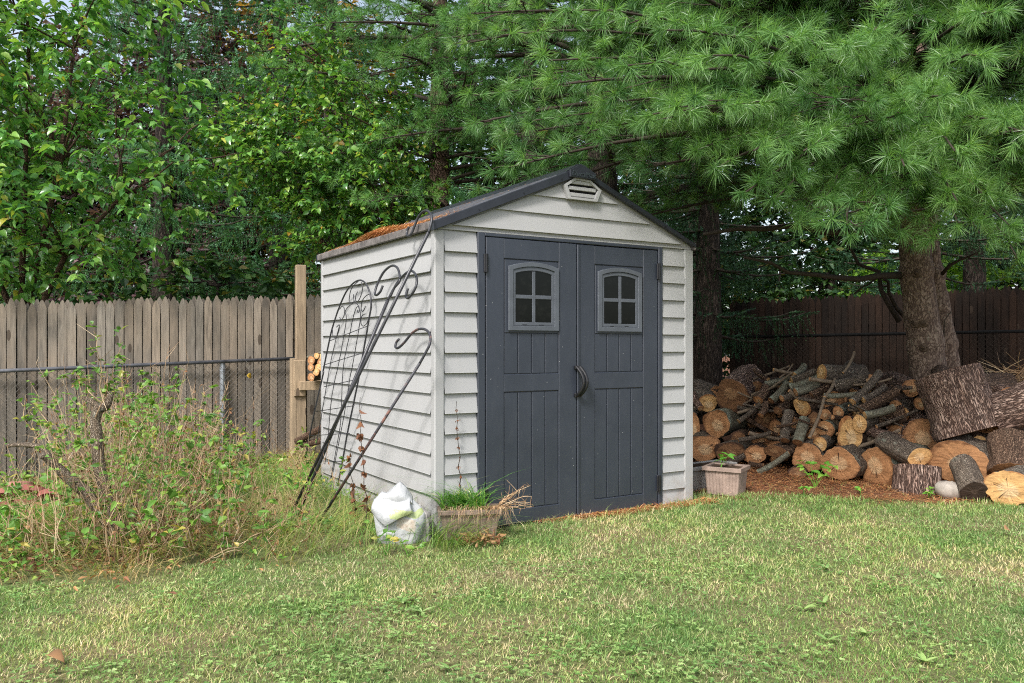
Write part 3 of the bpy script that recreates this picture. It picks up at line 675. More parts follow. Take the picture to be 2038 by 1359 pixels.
# facing logs: crop, x, y, rx, ry, body drift (dx,dz), length, bark, cut, depth shift, label
FL=[
(5,360,465,105,125,.35,.30,.55,'bark_red','cut_dark',-.02,"big dark log end with pale heart and shaggy bark, topmost at pile's shed side"),
(5,180,520,72,60,-.2,.25,.35,'bark_grey','cut_pale',.05,"pale log end with a black hollow crack, left of the big shaggy log"),
(5,240,675,88,98,.55,.15,.6,'bark_green','cut_orange',.0,"mossy log with round brown end, directly below the hollow cracked log"),
(5,70,700,50,105,-.1,0,.5,'bark_grey','cut_orange',.1,"log with orange brown end, half hidden by the shed corner"),
(5,155,850,110,92,-.1,0,.5,'bark_grey','cut_orange',-.08,"wide brown log end at the bottom of the pile behind the planter"),
(5,335,885,100,78,.3,0,.45,'bark_grey','cut_dark',-.03,"broad dull brown log end behind the small planter's seedling"),
(5,400,785,52,56,.2,0,.4,'bark_brown','cut_dark',.12,"small round log end in the dark gap low in the pile"),
(5,520,900,84,62,.2,0,.45,'bark_brown','cut_orange',-.05,"low oval log end with pale heart, left of the lichen stick"),
(5,672,878,76,44,.9,.18,.5,'bark_brown','cut_dark',-.10,"dark split log with reddish end under the bark-grey branches"),
(5,910,920,102,102,.35,.05,.5,'bark_grey','cut_orange',-.06,"large round tan log end with radial crack, left of the pair at centre front"),
(5,1130,972,118,114,.55,.08,.55,'bark_grey','cut_orange',-.15,"large reddish log end with pale round heart, right of the pair at centre front"),
(5,830,1030,60,42,.1,-.05,.2,'bark_brown','cut_dark',-.25,"small brown log chunk on the needles left of the seedling"),
(5,1040,712,58,60,.4,.1,.5,'bark_green','cut_orange',-.02,"round orange log end with greenish bark, below the speckled sticks"),
(5,998,822,46,52,.4,.1,.5,'bark_grey','cut_pale',-.08,"small orange log end just above the two large front logs"),
(5,1210,745,76,116,.5,.0,.5,'bark_brown','cut_pale',-.06,"tall oval pale log end with streaked split grain"),
(5,1290,675,46,64,.5,.1,.4,'bark_grey','cut_pale',-.14,"small upright oval log end touching the tall streaked oval log"),
(5,1035,605,44,40,.3,.1,.4,'bark_brown','cut_orange',.05,"small orange brown stick end above the round greenish-barked log"),
(5,1130,592,36,46,.5,.2,.4,'bark_green','cut_orange',.05,"small tan stick end with mossy bark beside a lichen speckled stick"),
(5,955,642,44,56,.2,.1,.4,'bark_brown','cut_dark',.08,"small brown log end left of the long forked stick"),
(5,965,745,42,46,.1,.0,.4,'bark_brown','cut_orange',.06,"little orange log end between the forked stick and round log"),
(5,690,578,30,30,.9,.5,.4,'bark_brown','cut_dark',.0,"thin dark stick end pointing at viewer in middle of the pile"),
(5,868,550,50,66,.8,.4,.35,'bark_brown','cut_pale',-.02,"split log with leaf shaped orange end in middle of the pile"),
(5,1010,305,46,60,1.6,.0,.45,'bark_grey','cut_pale',.0,"log with bright round end at the very top centre of pile"),
(5,565,560,40,30,.6,.3,.3,'bark_brown','cut_orange',.08,"short split chunk with orange end left of the pile's middle"),
(6,1200,1145,146,132,.4,.10,.5,'bark_grey','cut_pale',-.05,"large pale yellow log end with saw marks at the far right front"),
(6,840,965,190,158,.35,.12,.55,'bark_grey','cut_orange',.12,"widest orange log end with big pale heart under the tilted chopping block"),
(6,240,1000,114,150,.75,.12,.6,'bark_green','cut_orange',-.02,"tall pointed orange log end with mossy bark left of the upright stump"),
(6,565,770,128,132,-.1,.15,.45,'bark_red','cut_orange',.30,"dark orange log end tucked behind the tilted chopping block"),
(6,555,922,76,72,-.9,.30,.42,'bark_grey','cut_pale',-.16,"short thin log with round tan end lying on the upright stump"),
]
for (cr,x,y,rx,ry,dx,dzz,L,bk,ct,dy,lb) in FL:
    px,py=(c5 if cr==5 else c6)(x,y); p=place(px,py,dy); k=p.y/F/3.672; ray=Vector(((px-CX)/F,1,0)).normalized(); sidev=Vector((ray.y,-ray.x,0))
    d=ray+sidev*dx+Vector((0,0,dzz)); cs=1/max(.45,abs(d.normalized().dot(ray)))
    log(p,d,L,rx*k*min(cs,1.35)*1.06,ry*k*1.06,bk,ct,lb,rough=.07 if rx>80 else .04,cat="log")
# logs and sticks lying across the view: crop, x0,y0,x1,y1, radius, bark, cut, depth0, depth1, name, label
SLG=[
(6,750,300,918,740,214,'bark_red','cut_dark',-.08,.20,"chopping_block","big tilted chopping block with shaggy red grey bark leaning at the pine","chopping block"),
(6,1085,610,1420,500,150,'bark_red','cut_dark',.25,.35,"log","huge rough barked log lying behind and right of the tilted block","log"),
(6,530,985,530,1205,160,'bark_red','cut_orange',-.1,-.1,"stump","short upright stump with flaking red bark under the small round log","stump"),
(6,1210,780,1215,1030,140,'bark_brown','cut_orange',.25,.22,"stump","mossy upright stump behind the pale yellow log at far right","stump"),
(6,865,965,955,1170,90,'bark_grey','cut_black',.02,-.12,"log","short mossy log with black end leaning against the widest log face","log"),
(5,545,1030,772,888,22,'bark_green','cut_pale',-.30,-.18,"branch","pale green lichen branch angled up at the foot of the pile","branch"),
(5,820,442,985,385,32,'bark_green','cut_orange',-.10,.05,"branch","smooth green branch with orange cut end near the top centre","branch"),
(5,790,352,965,288,27,'bark_grey','cut_pale',.0,.1,"branch","grey brown branch sloping up to the pile's top round log","branch"),
(5,812,318,885,245,26,'bark_green','cut_pale',.1,.2,"branch","short blue green branch stub rising from the pile top","branch"),
(5,780,410,985,345,36,'bark_green','cut_dark',.05,.12,"log","lichen speckled grey log lying under the green branches at top","log"),
(5,545,500,600,405,38,'bark_brown','cut_orange',-.05,.05,"split_log","jagged triangular split log with orange grain left of centre","split log"),
(5,565,612,605,520,24,'bark_brown','cut_orange',-.14,-.08,"split_log","small bright wedge of split wood below the jagged one","split log"),
(5,405,655,560,525,18,'bark_grey','cut_pale',-.12,.0,"branch","broken grey stick jutting out left with a ragged pale tip","branch"),
(5,1168,300,1250,148,10,'twig','cut_pale',.05,.1,"branch","thin bare stick standing up above the pile's top","branch"),
(5,920,775,1030,480,12,'twig','cut_pale',-.28,-.16,"branch","long thin pale stick leaning upright across the pile's middle","branch"),
(5,1030,480,1108,348,13,'twig','cut_pale',-.16,.0,"branch","forked pale stick continuing above the long leaning stick","branch"),
(5,1030,470,1290,455,20,'bark_green','cut_pale',-.12,-.04,"branch","horizontal smooth grey branch meeting the leaning stick's fork","branch"),
(5,775,585,742,795,37,'bark_grey','cut_dark',-.08,-.16,"branch","thick grey branch standing upright in the middle of pile","branch"),
(5,885,640,835,812,42,'bark_green','cut_dark',-.10,-.20,"branch","stubby branch frosted with white lichen beside the leaning stick","branch"),
(5,402,792,640,738,17,'bark_grey','cut_pale',-.16,.0,"branch","pale grey branch lying across the dark lower left gap","branch"),
(5,680,692,835,664,11,'bark_brown','cut_orange',-.2,-.15,"branch","thin orange brown strip of split wood across the upright branch","branch"),
(5,1110,400,1330,345,46,'bark_grey','cut_dark',.02,.10,"log","thick knotted grey log along the right part of pile top","log"),
(5,640,505,760,375,30,'bark_green','cut_dark',-.05,.1,"branch","smooth dark green branch sloping up right of the jagged wedge","branch"),
(5,720,490,800,450,26,'bark_grey','cut_orange',-.12,-.02,"branch","short pale branch with cut end below the smooth green branches","branch"),
(5,600,385,780,335,24,'bark_green','cut_dark',.08,.15,"branch","long grey green branch near pile top right of big shaggy log","branch"),
(5,520,280,620,350,18,'bark_brown','cut_pale',.15,.15,"branch","short brown branch poking up right of the big shaggy log","branch"),
(5,705,335,800,238,6,'twig','cut_pale',.05,.12,"branch","very thin dark twig poking up at the pile top","branch"),
(5,935,465,1095,370,28,'bark_brown','cut_dark',-.02,.08,"branch","dark brown branch rising right below the top round log","branch"),
(5,905,540,1030,455,34,'bark_brown','cut_dark',.02,.1,"branch","rough dark branch crossing behind the forked pale stick","branch"),
(5,330,960,450,900,24,'bark_grey','cut_dark',-.15,-.1,"branch","grey curved branch stub behind the small planter","branch"),
(6,62,512,262,295,30,'bark_grey','cut_pale',-.12,.05,"branch","straight grey brown branch angled up right with pale tip","branch"),
(6,140,500,300,398,26,'bark_grey','cut_pale',-.05,.1,"branch","pale thick branch just right of the straight angled branch","branch"),
(6,120,572,388,432,38,'bark_brown','cut_orange',-.10,.05,"split_log","long brown split log with orange torn lower edge","split log"),
(6,150,612,365,558,30,'bark_green','cut_pale',-.18,.0,"log","smooth sage green log with pale slanted cut at its left","log"),
(6,130,705,430,800,42,'bark_red','cut_dark',.05,-.02,"log","reddish flaking log lying low behind the mossy pointed log","log"),
(6,260,640,450,600,60,'bark_brown','cut_dark',.15,.2,"log","dark wet log in the shadow below the pine trunk","log"),
(6,380,405,500,410,14,'bark_grey','cut_pale',.25,.3,"branch","slim grey branch lying level at the pine trunk's foot","branch"),
(5,75,455,130,560,26,'bark_red','cut_orange',.0,-.05,"split_log","steep split log wedge at the pile's edge next to the shed","split log"),
(5,60,585,330,560,40,'bark_grey','cut_dark',.3,.3,"log","grey log lying flat between the left round log ends","log"),
(5,480,960,585,975,18,'bark_brown','cut_orange',-.12,-.1,"split_log","bright split scrap lying under the low oval log end","split log"),
]
for (cr,x0,y0,x1,y1,r_,bk,ct,d0,d1,nm,lb,ca) in SLG:
    fn=c5 if cr==5 else c6; a=place(*fn(x0,y0),d0); b_=place(*fn(x1,y1),d1); k=(a.y+b_.y)/2/F/3.672
    v=b_-a; log(a,v,v.length,r_*k,r_*k,bk,ct,lb,name=nm,cat=ca,rough=.09 if r_>100 else .05,taper=.08 if r_<60 else .02,bend=.012 if r_<40 else 0)
# logs and branches further back that fill the heap
rs=random.Random(11)
for i in range(130):
    px=rs.uniform(1375,2060); top=745+ (30 if px<1440 else 0)+(20 if px>1780 else 0)
    py=rs.uniform(top,960); dy=rs.uniform(.18,.55); p=place(px,py,dy)
    if p.z<gz1(p.x,p.y)+.04: continue
    a=rs.uniform(-.6,.75); r_=rs.choice([.045,.06,.075,.09,.11]); ray=Vector(((px-CX)/F,1,0)).normalized(); sv=Vector((ray.y,-ray.x,0))
    log(p,ray+sv*a+Vector((0,0,rs.uniform(-.05,.3))),rs.uniform(.4,.6),r_,r_*rs.uniform(.8,1.1),rs.choice(['bark_grey','bark_brown','bark_brown','bark_red']),rs.choice(['cut_dark','cut_orange','cut_orange','cut_pale']),
        "log deep in the wood pile, mostly covered by the logs in front of it",group="half covered logs inside the wood pile")
for i in range(34):
    px=rs.uniform(1500,1800); py=rs.uniform(740,890); p=place(px,py,rs.uniform(-.05,.25)); a=rs.uniform(-.9,.9); L=rs.uniform(.25,.6); r_=rs.uniform(.008,.026)
    d=Vector((math.cos(a),rs.uniform(-.5,.5),math.sin(a)*.75)); 
    if p.z<gz1(p.x,p.y)+.08: continue
    log(p-d*L*.5,d,L,r_,r_,rs.choice(['bark_grey','bark_brown','twig']),rs.choice(['cut_pale','cut_orange','cut_dark']),
        "thin stick lying in the tangle across the middle of the wood pile",name="stick",cat="stick",group="thin sticks tangled on the wood pile",bend=rs.uniform(0,.03),taper=.25)
# white stone
mb=MB(); V=[]; 
for i in range(9):
    for j in range(14):
        t=math.pi*i/8; a=2*math.pi*j/14; k=1+.18*noise.noise(Vector((math.cos(a)*2,math.sin(a)*2,t*2))); V.append((.125*k*math.sin(t)*math.cos(a),.09*k*math.sin(t)*math.sin(a),.075*k*math.cos(t)))
mb.add(V,[(i*14+j,(i+1)*14+j,(i+1)*14+(j+1)%14,i*14+(j+1)%14) for i in range(8) for j in range(14)]); p=place(*c6(775,1165),-.12)
o=mb.build("stone",MAT['stone'],smooth=True,M=Matrix.Translation(p)@Matrix.Rotation(.2,4,'Y')); tag(o,"pale half round stone on the ground between stump and short mossy log","stone")
# little firewood stack on the post beam
for i,(x,y,r_) in enumerate([(108,1115,48),(215,1085,42),(215,1140,44),(190,1200,46),(105,1195,40),(165,1245,44),(108,1305,46),(170,1065,35)]):
    p=P(600+x/5.66,520+y/5.66,9.05); k=9.05/F/5.66
    log(p,Vector((.35,1,.02)),.5,r_*k,r_*k,['bark_grey','bark_brown'][i%2],['cut_orange','cut_pale'][i%2],
        ["pale round firewood end","orange firewood end","white barked firewood end","dark firewood end","grey barked firewood billet","brown firewood billet","lowest ringed firewood end","mossy firewood billet"][i]+[", outer one in the top row on the post's cross beam",", inner one in the top row on the post's cross beam"," in the second row on the post's cross beam"," in the third row against the shed corner"," beside the post above the lowest ringed one"," next to the lowest one on the cross beam"," resting on the post's cross beam"," crowning the small stack on the post's cross beam"][i],
        group="small firewood stack on the post beam")
p=P(618,716,9.0); log(P(612,712,9.1),P(650,698,9.1)-P(612,712,9.1),.28,.018,.018,'bark_green','cut_dark',"mossy branch laid across the top of the small firewood stack",name="branch",cat="branch",group="small firewood stack on the post beam")
for i,(a,b_,lb) in enumerate([((590,878),(650,845),"dark weathered branch on the ground right of the cedar post"),((600,885),(668,868),"lower dark branch on the ground beside the shed's back corner")]):
    A=P(*a,8.9); B=P(*b_,8.7); log(A,B-A,(B-A).length,.035,.035,'bark_brown','cut_dark',lb,name="branch",cat="branch",group="branches on the ground near the cedar post",bend=.02)
# brush heap at the right behind the logs
mb=MB(); n=1400; c0=place(1990,745,.75); a=rng.random(n)*6.28; rr=np.sqrt(rng.random(n)); x=c0.x+.15+np.cos(a)*rr*1.0; y=c0.y+np.sin(a)*rr*.6
hh=(.42*(1-rr**2)+.02)*rng.random(n)**.4; z=gz(x,y)+.78*np.clip(1-rr**2,0,1)+hh*.5
for i in range(n):
    d=unit(rng.normal(size=3)*np.array([1,1,.5])); L=.1+.25*rng.random(); p=np.array([x[i],y[i],z[i]]); mb.tube([p,p+d*L*.5+rng.normal(size=3)*.015,p+d*L],[.004,.003,.0015],3,rng.random(),False)
o=mb.build("brush_heap",MAT['straw']); tag(o,"heap of dry brown brushwood behind the logs at the far right","brushwood",kind="stuff")

# ------------------------------------------------------------------ TREES
def crown_limbs(tr, trunk_pts, targets, r0, mat=None):
    tp=np.array(trunk_pts)
    for tg in targets:
        tg=np.array(tg); z=min(tp[-1][2]-.2,max(tp[0][2]+.4,tg[2]-np.linalg.norm((tg-tp[0])[:2])*.55)); i=np.argmin(abs(tp[:,2]-z)); s_=tp[i]
        tr.tube(arc(s_,tg,.12,6,.03),np.linspace(r0,.006,6),5,.5,False)
def pine(name,label,trunk,rad,limbs,k,needle,mat,extra=None,group=None,bark='bark_pine',twidth=.0024,step=.13,bare=(),knots=()):
    root=empty(name,trunk[0]); tag(root,label,"tree",group); inv=Matrix.Translation(-Vector(trunk[0]))
    tb=MB(); tp=np.array(trunk,float); n=26; t=np.linspace(0,len(tp)-1,n*2); pts=np.stack([np.interp(t,range(len(tp)),tp[:,j]) for j in range(3)],1)
    rr=np.interp(t,range(len(tp)),rad); pts[2:,:2]+=rng.normal(size=(len(pts)-2,2))*.004
    n3=110; tt=np.linspace(0,len(pts)-1,n3); p3=np.stack([np.interp(tt,range(len(pts)),pts[:,j]) for j in range(3)],1); r3=np.interp(tt,range(len(pts)),rr)
    r3=r3*(1+.012*rng.normal(size=n3))+sum(.018*np.exp(-((p3[:,2]-zk)/.05)**2) for zk in (.85,1.22,1.93,2.6))
    tb.tube(p3,r3,28,.5,True,.035)
    br=MB(); C=[];A=[];B=[]
    for (h,az,L,rise,droop) in limbs:
        i=np.argmin(abs(pts[:,2]-h)); s0=pts[i]; d=np.array([math.sin(az),math.cos(az),0]); m=11; tt=np.linspace(0,1,m)
        lp=s0+d*(L*tt)[:,None]; lp[:,2]+=rise*L*tt-droop*L*tt**2; side=np.array([d[1],-d[0],0]); lp+=side*(.06*L*np.sin(tt*3+az*5))[:,None]
        r0=.010+.010*L; br.tube(lp,np.linspace(r0,.005,m),6,.3,False)
        s_=.2*L+.1; sg=1
        while s_<L:
            f=s_/L; ix=f*(m-1); i0=int(ix); p=lp[i0]+(lp[min(i0+1,m-1)]-lp[i0])*(ix-i0)
            tl=(.22+.42*L*.35*(1-f)*2)*rng.uniform(.6,1.15); td=unit(d*rng.uniform(.5,1.1)+side*sg*rng.uniform(.6,1.1)+np.array([0,0,rng.uniform(-.25,.30)]))
            tw=p+td*(tl*np.linspace(0,1,5))[:,None]; tw[:,2]-=.10*tl*np.linspace(0,1,5)**2; tw+=rng.normal(size=tw.shape)*.008
            br.tube(tw,np.linspace(.006,.003,5),4,.8,False)
            C.append(tw[-1]);A.append(td);B.append(rng.random())
            q_=.35
            while q_<.95:
                pp_=tw[0]+(tw[-1]-tw[0])*q_; sd2=unit(td+side*rng.choice([-1,1])*rng.uniform(.5,1.2)+rng.normal(size=3)*.35+np.array([0,0,.15])); l2=rng.uniform(.06,.2)
                e=pp_+sd2*l2; br.tube([pp_,e],[.004,.0025],3,.8,False); C.append(e);A.append(sd2);B.append(rng.random()); q_+=step/max(tl,.2)
            s_+=rng.uniform(.09,.17)*(.6+.4*L/3); sg=-sg
        C.append(lp[-1]);A.append(unit(lp[-1]-lp[-2]));B.append(rng.random())
    if extra:
        for (e,ad) in extra: C.append(np.array(e));A.append(np.array(ad,float));B.append(.7)
    for bp,r_ in bare: br.tube(bp,r_,7,.1,True,.1)
    cb=MB(); tufts(cb,np.array(C),np.array(A),k,needle,twidth,base=np.array(B))
    tb.build("trunk",MAT[bark],root,True,inv); br.build("branches",MAT['twig_dark'],root,True,inv); cb.build("crown",MAT[mat],root,False,inv)
    
    for kz,ka in knots:
        i=np.argmin(abs(p3[:,2]-kz)); c=p3[i]; d=np.array([math.sin(ka),math.cos(ka),0]); km=MB(); r_=r3[i]; km.tube([c+d*(r_-.03),c+d*(r_+.004),c+d*(r_+.016),c+d*(r_+.018),c+d*(r_+.006)],[.05,.044,.034,.022,.012],12,.3,True,.3); km.build("knot",MAT['knot'],root,True,inv)
    return root
rs=random.Random(3)
TB=Vector((4.12,8.0,.05))
trunk=[(4.16,8.0,0),(4.10,8.0,.7),(3.98,8.0,1.6),(3.90,8.0,2.4),(3.74,8.0,3.2),(3.52,8.0,4.1),(3.5,8.0,5.2),(3.5,8,7.5)]
limbs=[]
for i in range(120):
    t_=rs.random()
    if i<64:   # boughs reaching to the viewer
        h=2.55+2.1*t_; az=math.pi+rs.uniform(-.95,.75); L=rs.uniform(1.9,3.5)
    elif i<100: # long boughs over the shed
        h=2.9+2.0*t_; az=math.pi+rs.uniform(.7,1.5); L=rs.uniform(2.6,4.4)
    else:
        h=2.7+2.6*t_; az=rs.uniform(0,6.28); L=rs.uniform(1.8,3.2)
    if math.cos(az)*L<-3.6: L=3.6/abs(math.cos(az))
    limbs.append((h,az,L,rs.uniform(.0,.16) if h<3.3 else rs.uniform(.05,.3),rs.uniform(.10,.24)))
DROOP=[]; ex=[(P(1692,470,5.2),(-.3,-.6,-.2)),(P(1815,492,6.6),(-.1,-.8,-.3)),(P(1640,395,5.2),(-.2,-.6,0)),(P(1600,430,5.6),(-.3,-.5,-.1))]
for (qx,qy,qY) in [(1640,395,5.4),(1585,445,5.6),(1705,430,5.5),(1765,455,5.8),(1850,420,6.0),(1905,440,5.7),(1960,385,5.4),(2010,450,5.6),(1540,400,5.3),(1480,385,5.2),(1425,335,5.3),(1385,300,5.4),(1500,300,4.9),(1360,220,5.0),(1450,210,4.7),(1600,300,4.6),(1900,300,4.8),(1680,90,4.6),(1800,200,5.0),(1250,130,5.0),(1180,260,5.6),(1000,70,5.6),(1090,120,5.2),(1320,60,4.8),(1540,70,4.7),(1740,60,4.9),(1950,110,4.7),(2030,260,5.0),(940,190,6.2),(1060,240,6.0),(1880,190,4.6),(1420,110,4.4),(1990,20,4.8),(1140,20,5.0),(1800,330,4.9),(1300,240,5.4),(1950,465,5.7),(2025,515,5.9),(1865,475,5.7),(1795,470,5.9),(1735,480,6.2),(1905,400,5.2)]:
    e=np.array(P(qx,qy,qY)); h0=min(max(3.0,e[2]+.3),4.2); st=np.array([3.7,8.0,h0]); pth=arc(st,e,.22,12,.012); DROOP.append((pth,np.linspace(.026,.005,12)))
    for f in np.linspace(.5,1,9):
        c_=np.array([np.interp(f,np.linspace(0,1,12),pth[:,k]) for k in range(3)])
        for k in range(3 if f<1 else 2): dd=unit(rng.normal(size=3)*[.9,.5,.45]+[0,-.5,.05]); ex.append((c_+dd*rng.uniform(.03,.26)*(1.2-f*.7),dd))
bare=DROOP+[(arc(P(1795,548,8.0),P(1480,512,7.4),-.10,8,.015),np.linspace(.035,.012,8)),(arc(P(1800,470,8.0),P(1400,466,7.2),.05,8,.02),np.linspace(.04,.015,8)),
      ([P(1812,774,7.9),P(1786,776,7.75)],[.03,.026]),(arc(P(1875,545,8.0),P(1950,500,7.6),.03,5,.01),np.linspace(.02,.006,5)),
      (arc(P(1872,745,8.0),P(1893,620,7.9),.02,5,.02),np.linspace(.012,.004,5)),(arc(P(1790,640,8.4),P(1680,480,8.4),.05,7,.03),np.linspace(.03,.012,7)),
      (arc(P(1742,545,8.3),P(1830,700,8.6),.05,7,.03),np.linspace(.012,.03,7)),(arc(P(1700,585,8.4),P(1760,545,8.3),.02,5,.02),[.01]*5)]
pine("pine_tree","big white pine with long soft needles rising behind the wood pile",trunk,[.22,.172,.155,.138,.08,.055,.05,.03],limbs,66,.135,'pine',ex,bare=bare,knots=[(1.88,math.pi+.45),(1.42,math.pi+.85),(1.40,math.pi+.4),(1.16,math.pi+.55)],twidth=.0033,step=.19)
trunk2=[(4.55,8.35,0),(4.40,8.35,1.2),(4.24,8.35,2.2),(4.15,8.35,3.4),(4.1,8.35,6.5)]
limbs2=[(rs.uniform(3.2,5.6),math.pi+rs.uniform(-2.2,.3),rs.uniform(1.8,3.0),.2,.25) for i in range(16)]
pine("pine_tree","second slimmer pine trunk close behind the big white pine",trunk2,[.14,.12,.10,.08,.04],limbs2,50,.13,'pine',step=.19,twidth=.0033)
# pine behind the shed
tr=[(-.95,10.3,.1),(-.93,10.3,2.5),(-.9,10.3,5),(-.9,10.3,8.5)]
l3=[(rs.uniform(2.5,6.2),math.pi+rs.uniform(-2.0,2.0),rs.uniform(1.5,2.6),rs.uniform(.1,.4),rs.uniform(.15,.3)) for i in range(46)]
pine("pine_tree","lighter green pine standing just behind the shed roof",tr,[.17,.15,.10,.04],l3,46,.115,'pine_far',bark='bark_red',twidth=.0035)
tr=[(1.0,9.2,.1),(1.0,9.2,3.2),(.95,9.2,6),(.9,9.2,9)]
l4=[(rs.uniform(2.9,6.2),math.pi+rs.uniform(-2.2,2.2),rs.uniform(1.6,3.1),rs.uniform(.1,.35),rs.uniform(.15,.3)) for i in range(52)]
pine("pine_tree","dark pine whose boughs hang directly above the shed's ridge",tr,[.2,.17,.12,.04],l4,46,.12,'pine_far',bark='bark_dark',twidth=.003)

def spruce(label,base,H,zmin,Lb,nwh,mat='spruce',group="spruce trees beyond the fence",dens=1.0):
    root=empty("spruce_tree",base); tag(root,label,"tree",group); inv=Matrix.Translation(-Vector(base)); b=np.array(base,float)
    tb=MB(); tb.tube([b+[0,0,H*t] for t in np.linspace(0,1,8)],np.linspace(.22,.03,8),12,.5,True,.08); C=[];D=[];L=[]
    z=zmin; br=MB()
    while z<H*.97:
        for k in range(nwh):
            az=rng.random()*6.28; ln=Lb*(1-.72*(z/H))*rng.uniform(.75,1.1); d=np.array([math.cos(az),math.sin(az),0]); m=7; tt=np.linspace(0,1,m)
            lp=b+[0,0,z]+d*(ln*tt)[:,None]; lp[:,2]+=-.30*ln*tt+.28*ln*tt**2.5; br.tube(lp,np.linspace(.025,.006,m),4,.3,False)
            side=np.array([-d[1],d[0],0]); nb=int(ln/.048*dens)
            for j in range(nb):
                f=rng.uniform(.12,1); p=np.array([np.interp(f,tt,lp[:,c]) for c in range(3)]); o=side*rng.normal()*.24*ln*(1.15-f)*.6; p=p+o
                C.append(p); D.append(d*.25+side*np.sign(o@side)*.3+np.array([0,0,-1.0])+rng.normal(size=3)*.18); L.append(rng.uniform(.16,.42))
                if rng.random()<.4: C.append(p); D.append(d+side*rng.normal()*.5+np.array([0,0,.1])); L.append(.22)
        z+=rng.uniform(.2,.34)
    cb=MB(); bristle(cb,np.array(C),np.array(D),np.array(L),22,.042,.015)
    tb.build("trunk",MAT['bark_dark'],root,True,inv); br.build("branches",MAT['twig_dark'],root,False,inv); cb.build("crown",MAT[mat],root,False,inv); print("spruce",len(C))
spruce("tall dark spruce with drooping sprays left of centre, trunk above the pickets",(-5.6,13.2,0),10.5,2.4,2.9,4)
spruce("dark spruce with a bare reddish upper trunk beneath the blue gap of sky",(-3.0,13.6,0),9.5,2.2,2.6,4)
spruce("blue green spruce filling the gap behind the small leaved tree",(-4.2,14.8,0),12,2.0,3.0,4)
spruce("dark spruce directly behind the shed's right side",(3.3,14.6,.1),11,2.6,2.9,4,mat='spruce_shade')
spruce("shaded spruce beyond the red brown fence at the far right",(7.95,14.1,.1),11,2.9,2.6,4,mat='spruce_shade')
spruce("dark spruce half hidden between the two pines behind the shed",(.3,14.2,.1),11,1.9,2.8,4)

spruce("low branched dark spruce in deep shade just right of the shed",(2.75,11.5,.1),9,1.3,1.7,5,mat='spruce_shade')
spruce("dark spruce directly behind the big white pine's trunk and fence",(6.6,13.0,.1),10,2.0,2.2,4,mat='spruce_shade')
spruce("dark spruce crowding the far right fence",(8.6,11.2,.1),10,2.1,2.2,4,mat='spruce_shade')
def broadleaf(name,label,base,forks,ells,ntw,per,ls,mat,bark='bark_dark',r0=.06,fine=False,group=None,droop=.3,tw=.35,nlimb=26,ltr=.014,wr=.72):
    root=empty(name,base); tag(root,label,"tree",group); inv=Matrix.Translation(-Vector(base)); tb=MB(); lb=MB(); b=np.array(base,float)
    E=np.array([list(e[0])+list(e[1]) for e in ells],float); vol=E[:,3]*E[:,4]*E[:,5]; idx=rng.choice(len(E),ntw,p=vol/vol.sum())
    u=rdir(ntw)*(rng.random(ntw)**.45)[:,None]; C=E[idx,:3]+u*E[idx,3:]
    for fk in forks: tb.tube([b]+[np.array(p,float) for p in fk],np.linspace(r0,.018,len(fk)+1),9,.5,True,.08)
    allp=np.array([p for fk in forks for p in fk],float)
    for i in rng.choice(ntw,min(nlimb,ntw),replace=False):
        lower=allp[allp[:,2]<C[i][2]+.1]; lower=lower if len(lower) else allp; j=np.argmin(np.linalg.norm(lower-C[i],axis=1)); tb.tube(arc(lower[j],C[i],.08,5,.02),np.linspace(ltr,.005,5),5,.5,False)
    out=unit(u*np.array([1,1,.3])+rng.normal(size=u.shape)*.35); out[:,2]-=droop*rng.random(ntw); out=unit(out); TL=tw*rng.uniform(.6,1.2,ntw)
    for i in range(ntw):
        if i%2==0 or fine: tb.tube([C[i],C[i]+out[i]*TL[i]],[.004,.002],3,.5,False)
    cc=np.repeat(C,per,0); dd=np.repeat(out,per,0); t=np.tile(np.linspace(.1,1,per),ntw)
    st=cc+dd*(t*np.repeat(TL,per))[:,None]+rng.normal(size=cc.shape)*.012; side=unit(np.cross(dd,np.array([0,0,1.])))*np.where(np.arange(len(cc))%2,1,-1)[:,None]
    ld=dd*.5+side*.9+rng.normal(size=cc.shape)*.3; ld[:,2]-=.35; nr=rng.normal(size=cc.shape)*.42+[0,0,1.0]; sz=ls*rng.uniform(.55,1.25,len(cc))
    leaves(lb,st,ld,nr,sz,sz*wr,.2,fine)
    tb.build("trunk",MAT[bark],root,True,inv); lb.build("crown",MAT[mat],root,fine,inv)
    return root
broadleaf("mulberry_tree","bright green large leaved tree overhanging the picket fence at far left",(-5.45,9.35,-.2),
   [[(-5.47,9.3,.9),(-5.5,9.2,1.9),(-5.4,9.1,3.2),(-5.3,9.0,4.6)],[(-5.4,9.2,1.4),(-4.9,9.0,2.2),(-4.2,8.8,2.8)],[(-5.45,9.3,1.2),(-6.0,9.1,2.5),(-6.4,9,4)],[(-5.4,9.2,1.8),(-4.9,8.9,3.2),(-4.7,8.8,4.4)]],
   [((-5.3,8.8,3.5),(2.0,1.1,1.7)),((-5.6,8.7,5.0),(2.1,1.1,1.6)),((-3.75,8.8,3.15),(.95,.6,.75)),((-5.6,8.5,3.0),(1.2,.7,1.0)),((-6.3,8.5,2.3),(1.5,.8,.8)),((-4.6,9.0,2.35),(1.1,.6,.55))],1050,11,.11,'mulberry','bark_brown',.05,True,nlimb=70,wr=.58)
